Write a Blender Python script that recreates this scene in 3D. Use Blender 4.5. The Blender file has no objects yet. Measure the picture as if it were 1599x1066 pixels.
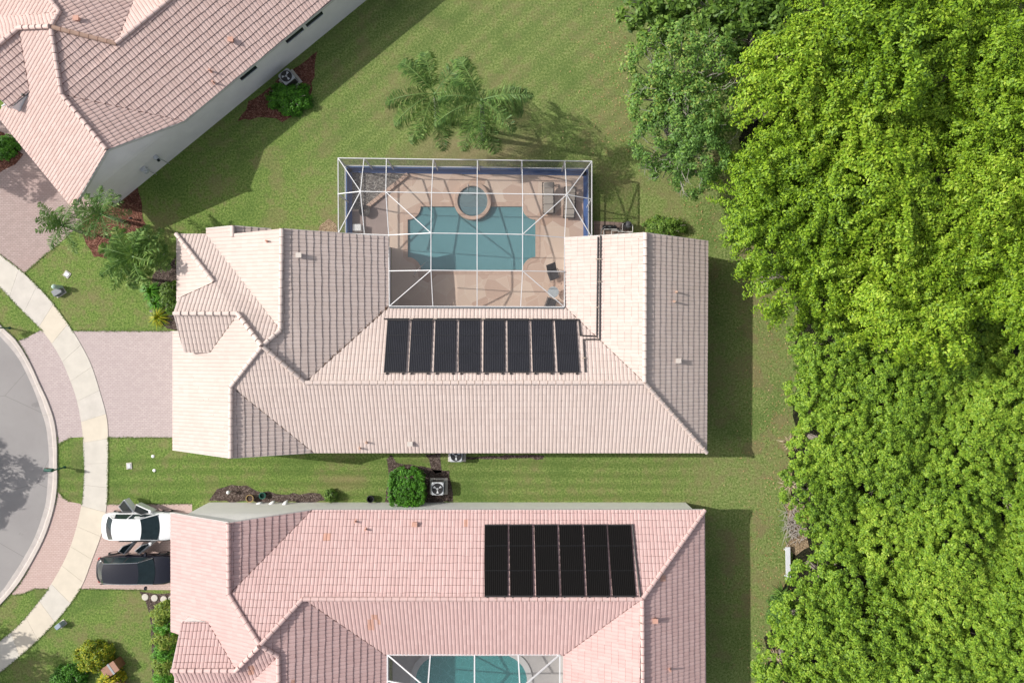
import bpy, bmesh, math, random
import numpy as np
from mathutils import Vector, Matrix
from mathutils.geometry import tessellate_polygon
random.seed(7); RNG = np.random.default_rng(7)
R = math.radians
SC = bpy.context.scene; COL = SC.collection
# ------------------------------------------------------------ camera, sky, sun
H = 44.0; FPX = 1066.0; CX, CY = 799.5, 533.0       # drone 44 m up, looking straight down
cd = bpy.data.cameras.new('camera'); cam = bpy.data.objects.new('camera', cd); COL.objects.link(cam)
cam.location = (0, 0, H); cd.sensor_width = 36; cd.lens = 36*FPX/1599; cd.clip_end = 2000
SC.camera = cam
SUNV = Vector((1.24, -0.25, -1.0)).normalized()
w = bpy.data.worlds.new('World'); SC.world = w; w.use_nodes = True
nt = w.node_tree; sky = nt.nodes.new('ShaderNodeTexSky'); sky.sky_type = 'NISHITA'; sky.sun_disc = False
sky.sun_elevation = math.asin(-SUNV.z); sky.sun_rotation = math.atan2(-SUNV.x, -SUNV.y)
sky.dust_density = 3.0; sky.ozone_density = .4
hs = nt.nodes.new('ShaderNodeHueSaturation'); hs.inputs['Saturation'].default_value = .45; nt.links.new(sky.outputs[0], hs.inputs['Color'])
nt.links.new(hs.outputs[0], nt.nodes['Background'].inputs[0]); nt.nodes['Background'].inputs[1].default_value = 0.125
sl = bpy.data.lights.new('sun', 'SUN'); sl.energy = 3.6; sl.angle = R(0.53); sl.color = (1, .955, .89)
so = bpy.data.objects.new('sun', sl); COL.objects.link(so); so.rotation_euler = SUNV.to_track_quat('-Z', 'Y').to_euler(); so.location = (-40, 6, 35)
SC.view_settings.view_transform = 'Standard'; SC.view_settings.look = 'None'; SC.view_settings.gamma = 1
SC.view_settings.exposure = 0.42
SC.cycles.transparent_max_bounces = 16

def P(px, py, z=0.0):
    k = (H-z)/FPX
    return Vector(((px-CX)*k, (CY-py)*k, z))
def topx(v):
    k = FPX/(H-v[2]); return CX+v[0]*k, CY-v[1]*k

# ------------------------------------------------------------ materials
MATS = {}
def _mat(name):
    m = bpy.data.materials.new(name); m.use_nodes = True; MATS[name] = m
    t = m.node_tree; return m, t, t.nodes['Principled BSDF']
def N(t, typ, **kw):
    n = t.nodes.new(typ)
    for k, v in kw.items(): setattr(n, k, v)
    return n
def pos(t):
    return N(t, 'ShaderNodeNewGeometry').outputs['Position']
def noise(t, scale, detail=4, rough=.55, vec=None):
    n = N(t, 'ShaderNodeTexNoise'); n.inputs['Scale'].default_value = scale; n.inputs['Detail'].default_value = detail
    n.inputs['Roughness'].default_value = rough
    t.links.new(vec if vec is not None else pos(t), n.inputs['Vector']); return n.outputs['Fac']
def ramp(t, fac, stops):
    r = N(t, 'ShaderNodeValToRGB'); e = r.color_ramp.elements
    e[0].position, e[0].color = stops[0][0], (*stops[0][1], 1); e[1].position, e[1].color = stops[-1][0], (*stops[-1][1], 1)
    for p_, c in stops[1:-1]:
        x = e.new(p_); x.color = (*c, 1)
    t.links.new(fac, r.inputs[0]); return r.outputs[0]
def mixc(t, fac, a, b, mode='MIX'):
    m = N(t, 'ShaderNodeMix', data_type='RGBA', blend_type=mode)
    for i, x in ((0, fac), (6, a), (7, b)):
        if isinstance(x, (int, float)): m.inputs[i].default_value = x
        elif isinstance(x, tuple): m.inputs[i].default_value = (*x, 1)
        else: t.links.new(x, m.inputs[i])
    return m.outputs[2]
def math_(t, op, a, b=0.0, clamp=False):
    m = N(t, 'ShaderNodeMath', operation=op, use_clamp=clamp)
    for i, x in ((0, a), (1, b)):
        if isinstance(x, (int, float)): m.inputs[i].default_value = x
        else: t.links.new(x, m.inputs[i])
    return m.outputs[0]
def bump(t, b, h, strength=.4, dist=.02):
    n = N(t, 'ShaderNodeBump'); n.inputs['Strength'].default_value = strength; n.inputs['Distance'].default_value = dist
    t.links.new(h, n.inputs['Height']); t.links.new(n.outputs[0], b.inputs['Normal'])
def simple(name, col, rough=.7, var=.12, scale=3.0, metal=0, fine=40, spec=None):
    m, t, b = _mat(name)
    lo = tuple(c*(1-var) for c in col); hi = tuple(min(1, c*(1+var)) for c in col)
    n1 = noise(t, scale); n2 = noise(t, fine, 2)
    c = ramp(t, math_(t, 'ADD', math_(t, 'MULTIPLY', n1, .65), math_(t, 'MULTIPLY', n2, .35)), [(.3, lo), (.7, hi)])
    t.links.new(c, b.inputs['Base Color']); b.inputs['Roughness'].default_value = rough; b.inputs['Metallic'].default_value = metal
    if spec is not None: b.inputs['Specular IOR Level'].default_value = spec
    return m
def sepxyz(t, v=None):
    s = N(t, 'ShaderNodeSeparateXYZ'); t.links.new(v if v is not None else pos(t), s.inputs[0]); return s.outputs
def smooth(t, x, a, b):
    m = N(t, 'ShaderNodeMapRange', interpolation_type='SMOOTHSTEP'); t.links.new(x, m.inputs[0])
    m.inputs[1].default_value = a; m.inputs[2].default_value = b; return m.outputs[0]

def tile_mat(name, base, lo, hi, stain=(.35,.28,.25)):
    m, t, b = _mat(name)
    a = N(t, 'ShaderNodeAttribute', attribute_name='tint').outputs['Fac']
    c = ramp(t, a, [(0, lo), (.5, base), (1, hi)])
    n1 = noise(t, .35, 6, .65); c = mixc(t, math_(t, 'MULTIPLY', smooth(t, n1, .48, .7), .35), c, tuple(x*.84 for x in base))
    n2 = noise(t, 7, 4, .65); c = mixc(t, math_(t, 'MULTIPLY', smooth(t, n2, .55, .8), .3), c, stain)
    n3 = noise(t, 45, 2); c = mixc(t, math_(t, 'MULTIPLY', n3, .18), c, stain)
    t.links.new(c, b.inputs['Base Color']); b.inputs['Roughness'].default_value = .85; b.inputs['Specular IOR Level'].default_value = .25
    return m
T_A = tile_mat('cream roof tile', (.55,.455,.415), (.53,.435,.395), (.57,.475,.435))
T_B = tile_mat('pink roof tile', (.53,.37,.352), (.505,.347,.33), (.555,.393,.375), (.38,.22,.2))
T_C = tile_mat('rose roof tile', (.55,.41,.375), (.52,.38,.345), (.58,.435,.40), (.36,.25,.22))
T_O = simple('orange replaced tile', (.48,.27,.21), .85, .15)
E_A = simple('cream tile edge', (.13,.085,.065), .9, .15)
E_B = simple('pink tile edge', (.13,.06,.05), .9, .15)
T_T = simple('tan cap tile', (.50,.33,.25), .85, .15)
CAP_A = simple('cream cap tile', (.59,.49,.445), .85, .08)
CAP_B = simple('pink cap tile', (.57,.405,.38), .85, .1)
CAP_C = simple('rose cap tile', (.57,.43,.395), .85, .1)
WALL = simple('pale stucco', (.74,.72,.73), .9, .07, 1.2, fine=60)
WALLB = simple('warm white stucco', (.82,.80,.77), .9, .05, 1.2, fine=60)
FASC = simple('painted fascia', (.55,.54,.53), .6, .05)
DARKG = simple('dark gutter', (.10,.11,.12), .5, .1)
FRAMEM = simple('white aluminium', (.60,.60,.61), .45, .03, metal=.0)
WHITE = simple('white paint', (.75,.75,.74), .5, .04)
BLACK = simple('black plastic', (.012,.012,.014), .45, .2)
RUBBER = simple('tyre rubber', (.02,.02,.02), .9, .2)
GREY = simple('grey metal', (.30,.31,.32), .5, .1)
LGREY = simple('light grey plastic', (.5,.52,.54), .55, .06)
DGREEN = simple('dark green paint', (.012,.085,.06), .35, .1)
BLUE = simple('blue kickplate', (.07,.14,.33), .5, .12)
CONC = simple('concrete', (.52,.485,.43), .9, .1, 1.5, fine=80)
CONC2 = simple('concrete cream', (.56,.50,.41), .9, .08, 1.5, fine=80)
CONC3 = simple('concrete greyish', (.51,.475,.43), .9, .12, 1.5, fine=80)
KERB = simple('kerb concrete', (.47,.42,.385), .9, .16, 1.0, fine=60)
GUTT = simple('gutter concrete', (.42,.38,.36), .9, .16, 2.0, fine=60)
JOINT = simple('joint dirt', (.30,.26,.21), .95, .2)
TERRA = simple('terracotta', (.48,.20,.09), .8, .15)
POTY = simple('ochre glazed pot', (.30,.20,.07), .5, .2)
WOOD = simple('brown wood', (.22,.10,.055), .7, .25, 6)
GLASSD = simple('dark window glass', (.02,.028,.035), .08, .3)
BARK = simple('grey bark', (.22,.19,.16), .9, .3, 8)
PBARK = simple('palm bark', (.34,.32,.29), .9, .2, 8)
FAB = simple('beige cushion', (.36,.32,.28), .9, .08, 4)
DFAB = simple('charcoal sling', (.045,.043,.045), .8, .2, 10)
DFRAME = simple('dark bronze frame', (.05,.045,.04), .4, .1)
STEEL = simple('stainless steel', (.6,.6,.6), .2, .03, metal=1)
PLASTER = simple('pool plaster', (.50,.60,.58), .7, .05, 2)
PIPE = simple('black pool pipe', (.025,.023,.024), .6, .2)
STRAP = simple('tan strap', (.40,.33,.27), .8, .1)
RED = simple('tail light red', (.35,.01,.01), .25, .1)
AMB = simple('lamp clear', (.5,.5,.52), .15, .05)

def lawn_mat():
    m, t, b = _mat('lawn grass'); p = pos(t); xyz = sepxyz(t, p)
    n1 = noise(t, .22, 5, .6); n2 = noise(t, 1.6, 6, .72); n3 = noise(t, 8, 6, .85); n4 = noise(t, 40, 2, .8)
    lush = smooth(t, xyz[0], -4, -20)                       # greener toward the street
    a = ramp(t, n3, [(.40, (.07,.13,.024)), (.5, (.185,.26,.068)), (.60, (.36,.41,.16))])
    g = ramp(t, n3, [(.40, (.045,.11,.014)), (.5, (.13,.24,.034)), (.60, (.265,.37,.09))])
    c = mixc(t, math_(t, 'MULTIPLY', lush, .8), a, g)
    sh = math_(t, 'ABSOLUTE', math_(t, 'ADD', xyz[1], 9.0)); lane = math_(t, 'MULTIPLY', smooth(t, sh, 2.2, 1.5), smooth(t, xyz[0], 14, 9))
    c = mixc(t, math_(t, 'MULTIPLY', lane, .4), c, g)
    dry = mixc(t, n4, (.20,.165,.08), (.30,.24,.13))
    patch = math_(t, 'MULTIPLY', smooth(t, math_(t, 'ADD', math_(t, 'MULTIPLY', n1, .5), math_(t, 'MULTIPLY', n2, .5)), .48, .60), .55)
    c = mixc(t, patch, c, dry)
    ex = math_(t, 'POWER', math_(t, 'ABSOLUTE', math_(t, 'MULTIPLY', math_(t, 'ADD', xyz[0], 10.7), .55)), 2.0); ey = math_(t, 'POWER', math_(t, 'ABSOLUTE', math_(t, 'MULTIPLY', math_(t, 'ADD', xyz[1], 9.1), 1.3)), 2.0)
    c = mixc(t, math_(t, 'MULTIPLY', smooth(t, math_(t, 'ADD', math_(t, 'ADD', ex, ey), math_(t, 'MULTIPLY', n2, 1.4)), 1.6, .6), .7), c, mixc(t, n3, (.17,.13,.06), (.40,.30,.17)))
    # worn ground round the two palm feet
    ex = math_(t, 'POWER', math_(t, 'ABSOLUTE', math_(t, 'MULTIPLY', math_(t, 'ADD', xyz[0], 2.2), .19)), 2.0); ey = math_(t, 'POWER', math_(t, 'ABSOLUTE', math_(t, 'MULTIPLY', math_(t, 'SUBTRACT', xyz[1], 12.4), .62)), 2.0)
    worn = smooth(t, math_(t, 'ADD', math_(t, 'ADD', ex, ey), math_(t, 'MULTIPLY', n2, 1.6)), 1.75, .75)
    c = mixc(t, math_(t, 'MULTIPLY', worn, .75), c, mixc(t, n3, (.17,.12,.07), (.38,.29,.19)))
    n6 = noise(t, .55, 5, .65); edge_ = smooth(t, xyz[0], 12, 16)
    br = math_(t, 'MULTIPLY', smooth(t, n6, .52, .62), math_(t, 'ADD', .42, math_(t, 'MULTIPLY', edge_, .3))); c = mixc(t, br, c, mixc(t, n3, (.13,.10,.05), (.34,.27,.15)))
    gp = math_(t, 'MULTIPLY', smooth(t, n1, .5, .3), .6); c = mixc(t, gp, c, (.055,.13,.022))
    # mower stripes
    st = N(t, 'ShaderNodeTexWave', wave_type='BANDS', bands_direction='Y'); st.inputs['Scale'].default_value = .42; st.inputs['Distortion'].default_value = 4.5
    st.inputs['Detail'].default_value = 2; st.inputs['Detail Scale'].default_value = .6
    mp = N(t, 'ShaderNodeMapping'); t.links.new(p, mp.inputs[0]); mp.inputs['Scale'].default_value = (.12, 1, 1); t.links.new(mp.outputs[0], st.inputs[0])
    c = mixc(t, math_(t, 'MULTIPLY', math_(t, 'MULTIPLY', st.outputs['Fac'], lane), .45), c, (.055,.12,.015))
    mp2 = N(t, 'ShaderNodeMapping'); mp3 = N(t, 'ShaderNodeMapping'); t.links.new(p, mp3.inputs[0]); mp3.inputs['Rotation'].default_value = (0,0,R(-38)); t.links.new(mp3.outputs[0], mp2.inputs[0]); mp2.inputs['Scale'].default_value = (.12, 1, 1)
    st2 = N(t, 'ShaderNodeTexWave', wave_type='BANDS', bands_direction='Y'); st2.inputs['Scale'].default_value = .28; st2.inputs['Distortion'].default_value = 5.5
    t.links.new(mp2.outputs[0], st2.inputs[0])
    up = smooth(t, xyz[1], 9, 14)
    c = mixc(t, math_(t, 'MULTIPLY', math_(t, 'MULTIPLY', st2.outputs['Fac'], up), .36), c, (.08,.145,.035))
    c = mixc(t, math_(t, 'MULTIPLY', n4, .5), c, mixc(t, n3, (.03,.05,.01), (.3,.3,.14)), 'MIX')
    t.links.new(c, b.inputs['Base Color']); b.inputs['Roughness'].default_value = .95; b.inputs['Specular IOR Level'].default_value = .1
    bump(t, b, n3, .9, .09); return m
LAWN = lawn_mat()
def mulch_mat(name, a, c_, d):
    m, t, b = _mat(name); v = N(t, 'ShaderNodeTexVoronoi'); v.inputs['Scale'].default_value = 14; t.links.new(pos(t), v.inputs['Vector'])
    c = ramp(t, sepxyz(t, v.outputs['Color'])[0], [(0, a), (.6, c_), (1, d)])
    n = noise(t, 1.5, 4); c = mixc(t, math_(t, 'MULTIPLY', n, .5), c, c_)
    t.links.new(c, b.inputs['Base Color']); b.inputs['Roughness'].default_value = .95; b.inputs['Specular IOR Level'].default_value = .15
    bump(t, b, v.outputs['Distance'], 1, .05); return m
MULR = mulch_mat('red mulch', (.05,.02,.013), (.145,.06,.042), (.28,.15,.11))
MULB = mulch_mat('brown mulch', (.03,.022,.018), (.09,.065,.055), (.20,.16,.14))
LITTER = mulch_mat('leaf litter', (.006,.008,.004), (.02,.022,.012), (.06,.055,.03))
GRAV = mulch_mat('grey gravel', (.08,.075,.07), (.22,.20,.18), (.5,.47,.43))
THATCH = mulch_mat('dead grass', (.16,.11,.07), (.30,.22,.14), (.42,.33,.22))
def paver_mat(name, c1, c2, mortar, big, bw=.42, rh=.21):
    m, t, b = _mat(name); br = N(t, 'ShaderNodeTexBrick'); t.links.new(pos(t), br.inputs['Vector'])
    br.inputs['Color1'].default_value = (*c1, 1); br.inputs['Color2'].default_value = (*c2, 1); br.inputs['Mortar'].default_value = (*mortar, 1)
    br.inputs['Scale'].default_value = 1; br.inputs['Brick Width'].default_value = bw; br.inputs['Row Height'].default_value = rh; br.inputs['Mortar Size'].default_value = .014
    n1 = noise(t, .35, 5, .65); c = mixc(t, math_(t, 'MULTIPLY', smooth(t, n1, .4, .7), .4), br.outputs['Color'], big)
    n2 = noise(t, 30, 3); c = mixc(t, math_(t, 'MULTIPLY', n2, .25), c, mortar)
    t.links.new(c, b.inputs['Base Color']); b.inputs['Roughness'].default_value = .9; bump(t, b, br.outputs['Fac'], -.3, .01); return m
PAV_A = paver_mat('mauve pavers', (.42,.345,.335), (.50,.42,.405), (.33,.27,.265), (.40,.33,.325), .23, .115)
PAV_B = paver_mat('pink pavers', (.47,.345,.31), (.53,.405,.37), (.36,.26,.23), (.44,.32,.29), .23, .115)
PAV_C = paver_mat('rose pavers', (.33,.255,.235), (.41,.32,.30), (.25,.19,.175), (.37,.25,.23), .23, .115)
PAV_D = paver_mat('brown pavers', (.24,.17,.14), (.32,.23,.19), (.12,.09,.07), (.22,.16,.13), .3, .3)
def asphalt():
    m, t, b = _mat('worn asphalt'); n1 = noise(t, .25, 6, .6); n2 = noise(t, 3, 5, .7); n3 = noise(t, 60, 2, .8)
    c = ramp(t, n1, [(.3, (.24,.225,.225)), (.7, (.30,.285,.28))]); c = mixc(t, math_(t, 'MULTIPLY', smooth(t, n2, .55, .75), .3), c, (.20,.19,.19))
    c = mixc(t, math_(t, 'MULTIPLY', n3, .3), c, (.2,.19,.18))
    vc = N(t, 'ShaderNodeTexVoronoi', feature='DISTANCE_TO_EDGE'); vc.inputs['Scale'].default_value = .22; t.links.new(mixc(t, .12, pos(t), mixc(t, 1, n2, (0,0,0)), 'LINEAR_LIGHT'), vc.inputs['Vector'])
    c = mixc(t, math_(t, 'MULTIPLY', smooth(t, vc.outputs['Distance'], .006, .0), .5), c, (.1,.09,.09)); n5 = noise(t, .9, 3, .5); c = mixc(t, math_(t, 'MULTIPLY', smooth(t, n5, .66, .72), .35), c, (.12,.11,.11))
    t.links.new(c, b.inputs['Base Color']); b.inputs['Roughness'].default_value = .9; bump(t, b, n3, .3, .01); return m
ASPH = asphalt()
def flag_mat():
    m, t, b = _mat('flagstone deck'); xy = sepxyz(t)
    mp = N(t, 'ShaderNodeMapping'); t.links.new(pos(t), mp.inputs[0]); mp.inputs['Scale'].default_value = (1, 1, 0)
    v = N(t, 'ShaderNodeTexVoronoi', feature='F1'); v.inputs['Scale'].default_value = .95; t.links.new(mp.outputs[0], v.inputs['Vector'])
    v2 = N(t, 'ShaderNodeTexVoronoi', feature='DISTANCE_TO_EDGE'); v2.inputs['Scale'].default_value = .95; t.links.new(mp.outputs[0], v2.inputs['Vector'])
    c = ramp(t, sepxyz(t, v.outputs['Color'])[0], [(0, (.46,.31,.24)), (.35, (.60,.455,.365)), (.8, (.66,.53,.43)), (1, (.50,.34,.255))])
    n1 = noise(t, 3, 5, .6); c = mixc(t, math_(t, 'MULTIPLY', n1, .5), c, (.58,.43,.34))
    e = smooth(t, v2.outputs['Distance'], .02, .0); c = mixc(t, math_(t, 'MULTIPLY', e, .45), c, (.68,.58,.48))
    t.links.new(c, b.inputs['Base Color']); b.inputs['Roughness'].default_value = .8; return m
FLAG = flag_mat()
COPE = simple('brick coping', (.52,.37,.29), .8, .15, 5)
DECKG = simple('grey pool deck', (.42,.40,.39), .85, .08, 2)
def water_mat(name, tint, tint2):
    m, t, b = _mat(name); t.nodes.remove(b); out = t.nodes['Material Output']
    tr = N(t, 'ShaderNodeBsdfTransparent'); gl = N(t, 'ShaderNodeBsdfGlossy'); gl.inputs['Roughness'].default_value = .05
    df = N(t, 'ShaderNodeBsdfDiffuse'); df.inputs[0].default_value = (*tint2, 1)
    n = noise(t, 2.2, 3, .6); bp = N(t, 'ShaderNodeBump'); bp.inputs['Strength'].default_value = .25; bp.inputs['Distance'].default_value = .05
    t.links.new(n, bp.inputs['Height']); t.links.new(bp.outputs[0], gl.inputs['Normal'])
    tr.inputs[0].default_value = (*tint, 1)
    m1 = N(t, 'ShaderNodeMixShader'); m1.inputs[0].default_value = .38; t.links.new(tr.outputs[0], m1.inputs[1]); t.links.new(df.outputs[0], m1.inputs[2])
    fr = N(t, 'ShaderNodeFresnel'); fr.inputs[0].default_value = 1.33; t.links.new(bp.outputs[0], fr.inputs['Normal'])
    m2 = N(t, 'ShaderNodeMixShader'); t.links.new(fr.outputs[0], m2.inputs[0]); t.links.new(m1.outputs[0], m2.inputs[1]); t.links.new(gl.outputs[0], m2.inputs[2])
    t.links.new(m2.outputs[0], out.inputs[0]); return m
WATER = water_mat('pool water', (.70,.92,.95), (.30,.66,.72))
SPAW = water_mat('spa water', (.8,.9,.92), (.34,.52,.57))
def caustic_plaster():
    m, t, b = _mat('caustic painted pool floor'); v = N(t, 'ShaderNodeTexVoronoi', feature='DISTANCE_TO_EDGE'); v.inputs['Scale'].default_value = 2.2
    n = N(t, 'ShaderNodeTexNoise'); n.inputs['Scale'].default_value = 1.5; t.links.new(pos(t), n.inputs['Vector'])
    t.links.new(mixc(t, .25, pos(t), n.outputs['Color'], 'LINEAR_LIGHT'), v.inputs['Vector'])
    t.links.new(ramp(t, v.outputs['Distance'], [(0, (.8,.9,.88)), (.06, (.42,.56,.54))]), b.inputs['Base Color']); return m  # bright caustic light lines painted into the floor colour
PLASTER_CAUSTIC = caustic_plaster()
def screen_mat():
    m, t, b = _mat('insect screen'); out = t.nodes['Material Output']; tr = N(t, 'ShaderNodeBsdfTransparent')
    t.nodes.remove(b); d = N(t, 'ShaderNodeBsdfDiffuse'); d.inputs[0].default_value = (.11,.105,.11, 1)
    mx = N(t, 'ShaderNodeMixShader'); mx.inputs[0].default_value = .25; t.links.new(tr.outputs[0], mx.inputs[1]); t.links.new(d.outputs[0], mx.inputs[2]); t.links.new(mx.outputs[0], out.inputs[0]); return m
SCREEN = screen_mat()
def leaf_mat(name, stops, trans=.35, rough=.55):
    m, t, b = _mat(name); out = t.nodes['Material Output']; g = N(t, 'ShaderNodeNewGeometry')
    oi = N(t, 'ShaderNodeObjectInfo')
    f = math_(t, 'ADD', math_(t, 'MULTIPLY', g.outputs['Random Per Island'], .6), math_(t, 'MULTIPLY', noise(t, 1.6, 4), .5), True)
    f = math_(t, 'ADD', f, math_(t, 'MULTIPLY', math_(t, 'SUBTRACT', oi.outputs['Random'], .5), .22), True)
    c = ramp(t, f, stops); t.links.new(c, b.inputs['Base Color']); b.inputs['Roughness'].default_value = rough; b.inputs['Specular IOR Level'].default_value = .35
    tl = N(t, 'ShaderNodeBsdfTranslucent'); t.links.new(mixc(t, .5, c, (.25,.38,.03), 'MIX'), tl.inputs[0])
    mx = N(t, 'ShaderNodeMixShader'); mx.inputs[0].default_value = trans; t.links.new(b.outputs[0], mx.inputs[1]); t.links.new(tl.outputs[0], mx.inputs[2]); t.links.new(mx.outputs[0], out.inputs[0]); return m
L_BR = leaf_mat('bright leaves', [(.1, (.03,.08,.008)), (.42, (.165,.30,.016)), (.75, (.285,.43,.025)), (1, (.42,.52,.06))], .24)
L_LO = leaf_mat('fresh green leaves', [(.1, (.03,.08,.01)), (.42, (.155,.29,.024)), (.75, (.275,.42,.035)), (1, (.40,.51,.065))], .26)
L_GY = leaf_mat('dull olive leaves', [(.1, (.04,.09,.025)), (.5, (.105,.22,.04)), (.8, (.19,.33,.055)), (1, (.34,.35,.08))], .25)
L_DK = leaf_mat('deep green leaves', [(.1, (.03,.07,.01)), (.5, (.08,.16,.02)), (.85, (.16,.27,.035)), (1, (.28,.40,.07))], .25)
L_HD = leaf_mat('hedge leaves', [(.1, (.03,.09,.01)), (.5, (.06,.20,.012)), (.85, (.12,.34,.02)), (1, (.25,.45,.04))], .25)
L_YL = leaf_mat('yellow croton leaves', [(.1, (.05,.11,.01)), (.45, (.20,.28,.01)), (.75, (.50,.45,.02)), (1, (.75,.58,.03))], .25)
L_PM = leaf_mat('palm leaflets', [(.1, (.05,.12,.025)), (.5, (.12,.23,.05)), (.85, (.25,.36,.09)), (1, (.45,.50,.16))], .25)
L_QP = leaf_mat('queen palm leaflets', [(.1, (.035,.09,.02)), (.5, (.09,.18,.04)), (.85, (.19,.29,.07)), (1, (.38,.44,.15))], .18)
L_PG = leaf_mat('grey palm leaflets', [(.1, (.045,.11,.03)), (.5, (.11,.22,.06)), (.85, (.22,.32,.10)), (1, (.38,.46,.18))], .25)
L_DRY = leaf_mat('dry fronds', [(.1, (.16,.12,.07)), (.5, (.35,.28,.17)), (1, (.6,.52,.38))], .1)
L_RD = leaf_mat('striped ginger leaves', [(.1, (.05,.10,.01)), (.5, (.16,.26,.03)), (.85, (.33,.38,.06)), (1, (.55,.50,.16))], .25)

# ------------------------------------------------------------ builders
class MB:
    def __init__(s): s.v = []; s.f = []; s.m = []
    def poly(s, pts, m=0):
        b = len(s.v); s.v += [tuple(p) for p in pts]; s.f.append(tuple(range(b, b+len(pts)))); s.m.append(m)
    def faces(s, vs, fs, m=0):
        b = len(s.v); s.v += [tuple(p) for p in vs]
        for f in fs: s.f.append(tuple(b+i for i in f)); s.m.append(m)
    def box(s, x0, x1, y0, y1, z0, z1, m=0, M=None):
        vs = [Vector((x, y, z)) for z in (z0, z1) for x, y in ((x0,y0),(x1,y0),(x1,y1),(x0,y1))]
        if M: vs = [M @ v for v in vs]
        s.faces(vs, [(3,2,1,0),(4,5,6,7),(0,1,5,4),(1,2,6,5),(2,3,7,6),(3,0,4,7)], m)
    def rbox(s, c, d, rz=0, m=0, r=.0, M=None):
        """box with chamfered vertical edges and top"""
        x, y, z = d[0]/2, d[1]/2, d[2]; r = max(r, .004)
        T = Matrix.Translation(c) @ Matrix.Rotation(rz, 4, 'Z')
        if M: T = M @ T
        def ring(q, zz): 
            return [Vector(p) for p in ((-x+q+r,-y+q,zz),(x-q-r,-y+q,zz),(x-q,-y+q+r,zz),(x-q,y-q-r,zz),(x-q-r,y-q,zz),(-x+q+r,y-q,zz),(-x+q,y-q-r,zz),(-x+q,-y+q+r,zz))]
        rs = [ring(0, 0), ring(0, z-r*.6), ring(r*.6, z)]
        vs = [T @ v for g in rs for v in g]; fs = [tuple(range(7,-1,-1)), tuple(range(16,24))]
        for k in (0, 8): fs += [(k+i, k+(i+1)%8, k+8+(i+1)%8, k+8+i) for i in range(8)]
        s.faces(vs, fs, m)
    def tube(s, pts, r, n=6, m=0, caps=True):
        pts = [Vector(p) for p in pts]; rs = r if isinstance(r, (list, tuple)) else [r]*len(pts)
        vs = []; up = Vector((0,0,1))
        for i, p in enumerate(pts):
            d = (pts[min(i+1, len(pts)-1)]-pts[max(i-1, 0)]).normalized()
            a = d.cross(up); a = a.normalized() if a.length > 1e-3 else Vector((1,0,0)); b = d.cross(a)
            for k in range(n):
                t = 2*math.pi*(k+.5)/n; vs.append(p+(a*math.cos(t)+b*math.sin(t))*rs[i])
        fs = [(i*n+k, i*n+(k+1)%n, (i+1)*n+(k+1)%n, (i+1)*n+k) for i in range(len(pts)-1) for k in range(n)]
        if caps: fs += [tuple(range(n-1,-1,-1)), tuple(range((len(pts)-1)*n, len(pts)*n))]
        s.faces(vs, fs, m)
    def beam(s, p0, p1, wd, ht, m=0):
        p0, p1 = Vector(p0), Vector(p1); d = (p1-p0).normalized(); a = d.cross(Vector((0,0,1)))
        a = a.normalized() if a.length > 1e-3 else Vector((1,0,0)); b = a.cross(d)
        vs = [p+a*x*wd/2+b*y*ht/2 for p in (p0, p1) for x, y in ((-1,-1),(1,-1),(1,1),(-1,1))]
        s.faces(vs, [(3,2,1,0),(4,5,6,7),(0,1,5,4),(1,2,6,5),(2,3,7,6),(3,0,4,7)], m)
    def lathe(s, c, prof, n=20, m=0, cap=True):
        c = Vector(c); vs = [c+Vector((r*math.cos(2*math.pi*k/n), r*math.sin(2*math.pi*k/n), z)) for r, z in prof for k in range(n)]
        fs = [(i*n+k, i*n+(k+1)%n, (i+1)*n+(k+1)%n, (i+1)*n+k) for i in range(len(prof)-1) for k in range(n)]
        if cap: fs += [tuple(range(n-1,-1,-1)), tuple(range((len(prof)-1)*n, len(prof)*n))]
        s.faces(vs, fs, m)
    def prism(s, pts, z0, z1, m=0, bottom=True):
        pts = [(p[0], p[1]) for p in pts]; n = len(pts)
        ar = sum(pts[i][0]*pts[(i+1)%n][1]-pts[(i+1)%n][0]*pts[i][1] for i in range(n))
        if ar < 0: pts = pts[::-1]
        vs = [(x, y, z0) for x, y in pts]+[(x, y, z1) for x, y in pts]
        tr = tessellate_polygon([[Vector((x, y, 0)) for x, y in pts]])
        fs = []
        for a, b, c in tr:
            q = (pts[b][0]-pts[a][0])*(pts[c][1]-pts[a][1])-(pts[b][1]-pts[a][1])*(pts[c][0]-pts[a][0])
            if q < 0: b, c = c, b
            fs.append((n+a, n+b, n+c))
            if bottom and z1 > z0: fs.append((c, b, a))
        if z1 > z0: fs += [(i, (i+1)%n, n+(i+1)%n, n+i) for i in range(n)]
        s.faces(vs, fs, m)
    def build(s, name, mats, parent=None, smooth=False, bevel=0, subsurf=0):
        me = bpy.data.meshes.new(name); off = Vector((0,0,0))
        if parent is not None and parent.get('_w'): off = parent.matrix_world_loc if False else Vector(parent['_w'])
        me.from_pydata([tuple(Vector(v)-off) for v in s.v], [], s.f)
        for x in (mats if isinstance(mats, (list, tuple)) else [mats]): me.materials.append(x)
        me.polygons.foreach_set('material_index', s.m)
        if smooth: me.polygons.foreach_set('use_smooth', [True]*len(me.polygons))
        me.update(); o = bpy.data.objects.new(name, me); COL.objects.link(o)
        if parent is not None:
            o.parent = parent
        if bevel:
            md = o.modifiers.new('bevel', 'BEVEL'); md.width = bevel; md.segments = 2; md.limit_method = 'ANGLE'
        if subsurf:
            md = o.modifiers.new('sub', 'SUBSURF'); md.levels = md.render_levels = subsurf
        if parent is not None and parent.get('_w'): o['_w'] = list(parent['_w'])
        return o
def tag(o, label, cat, group=None):
    o['label'] = label; o['category'] = cat
    if group: o['group'] = group
    return o
def struct(o, kind='structure'):
    o['kind'] = kind; return o
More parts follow.
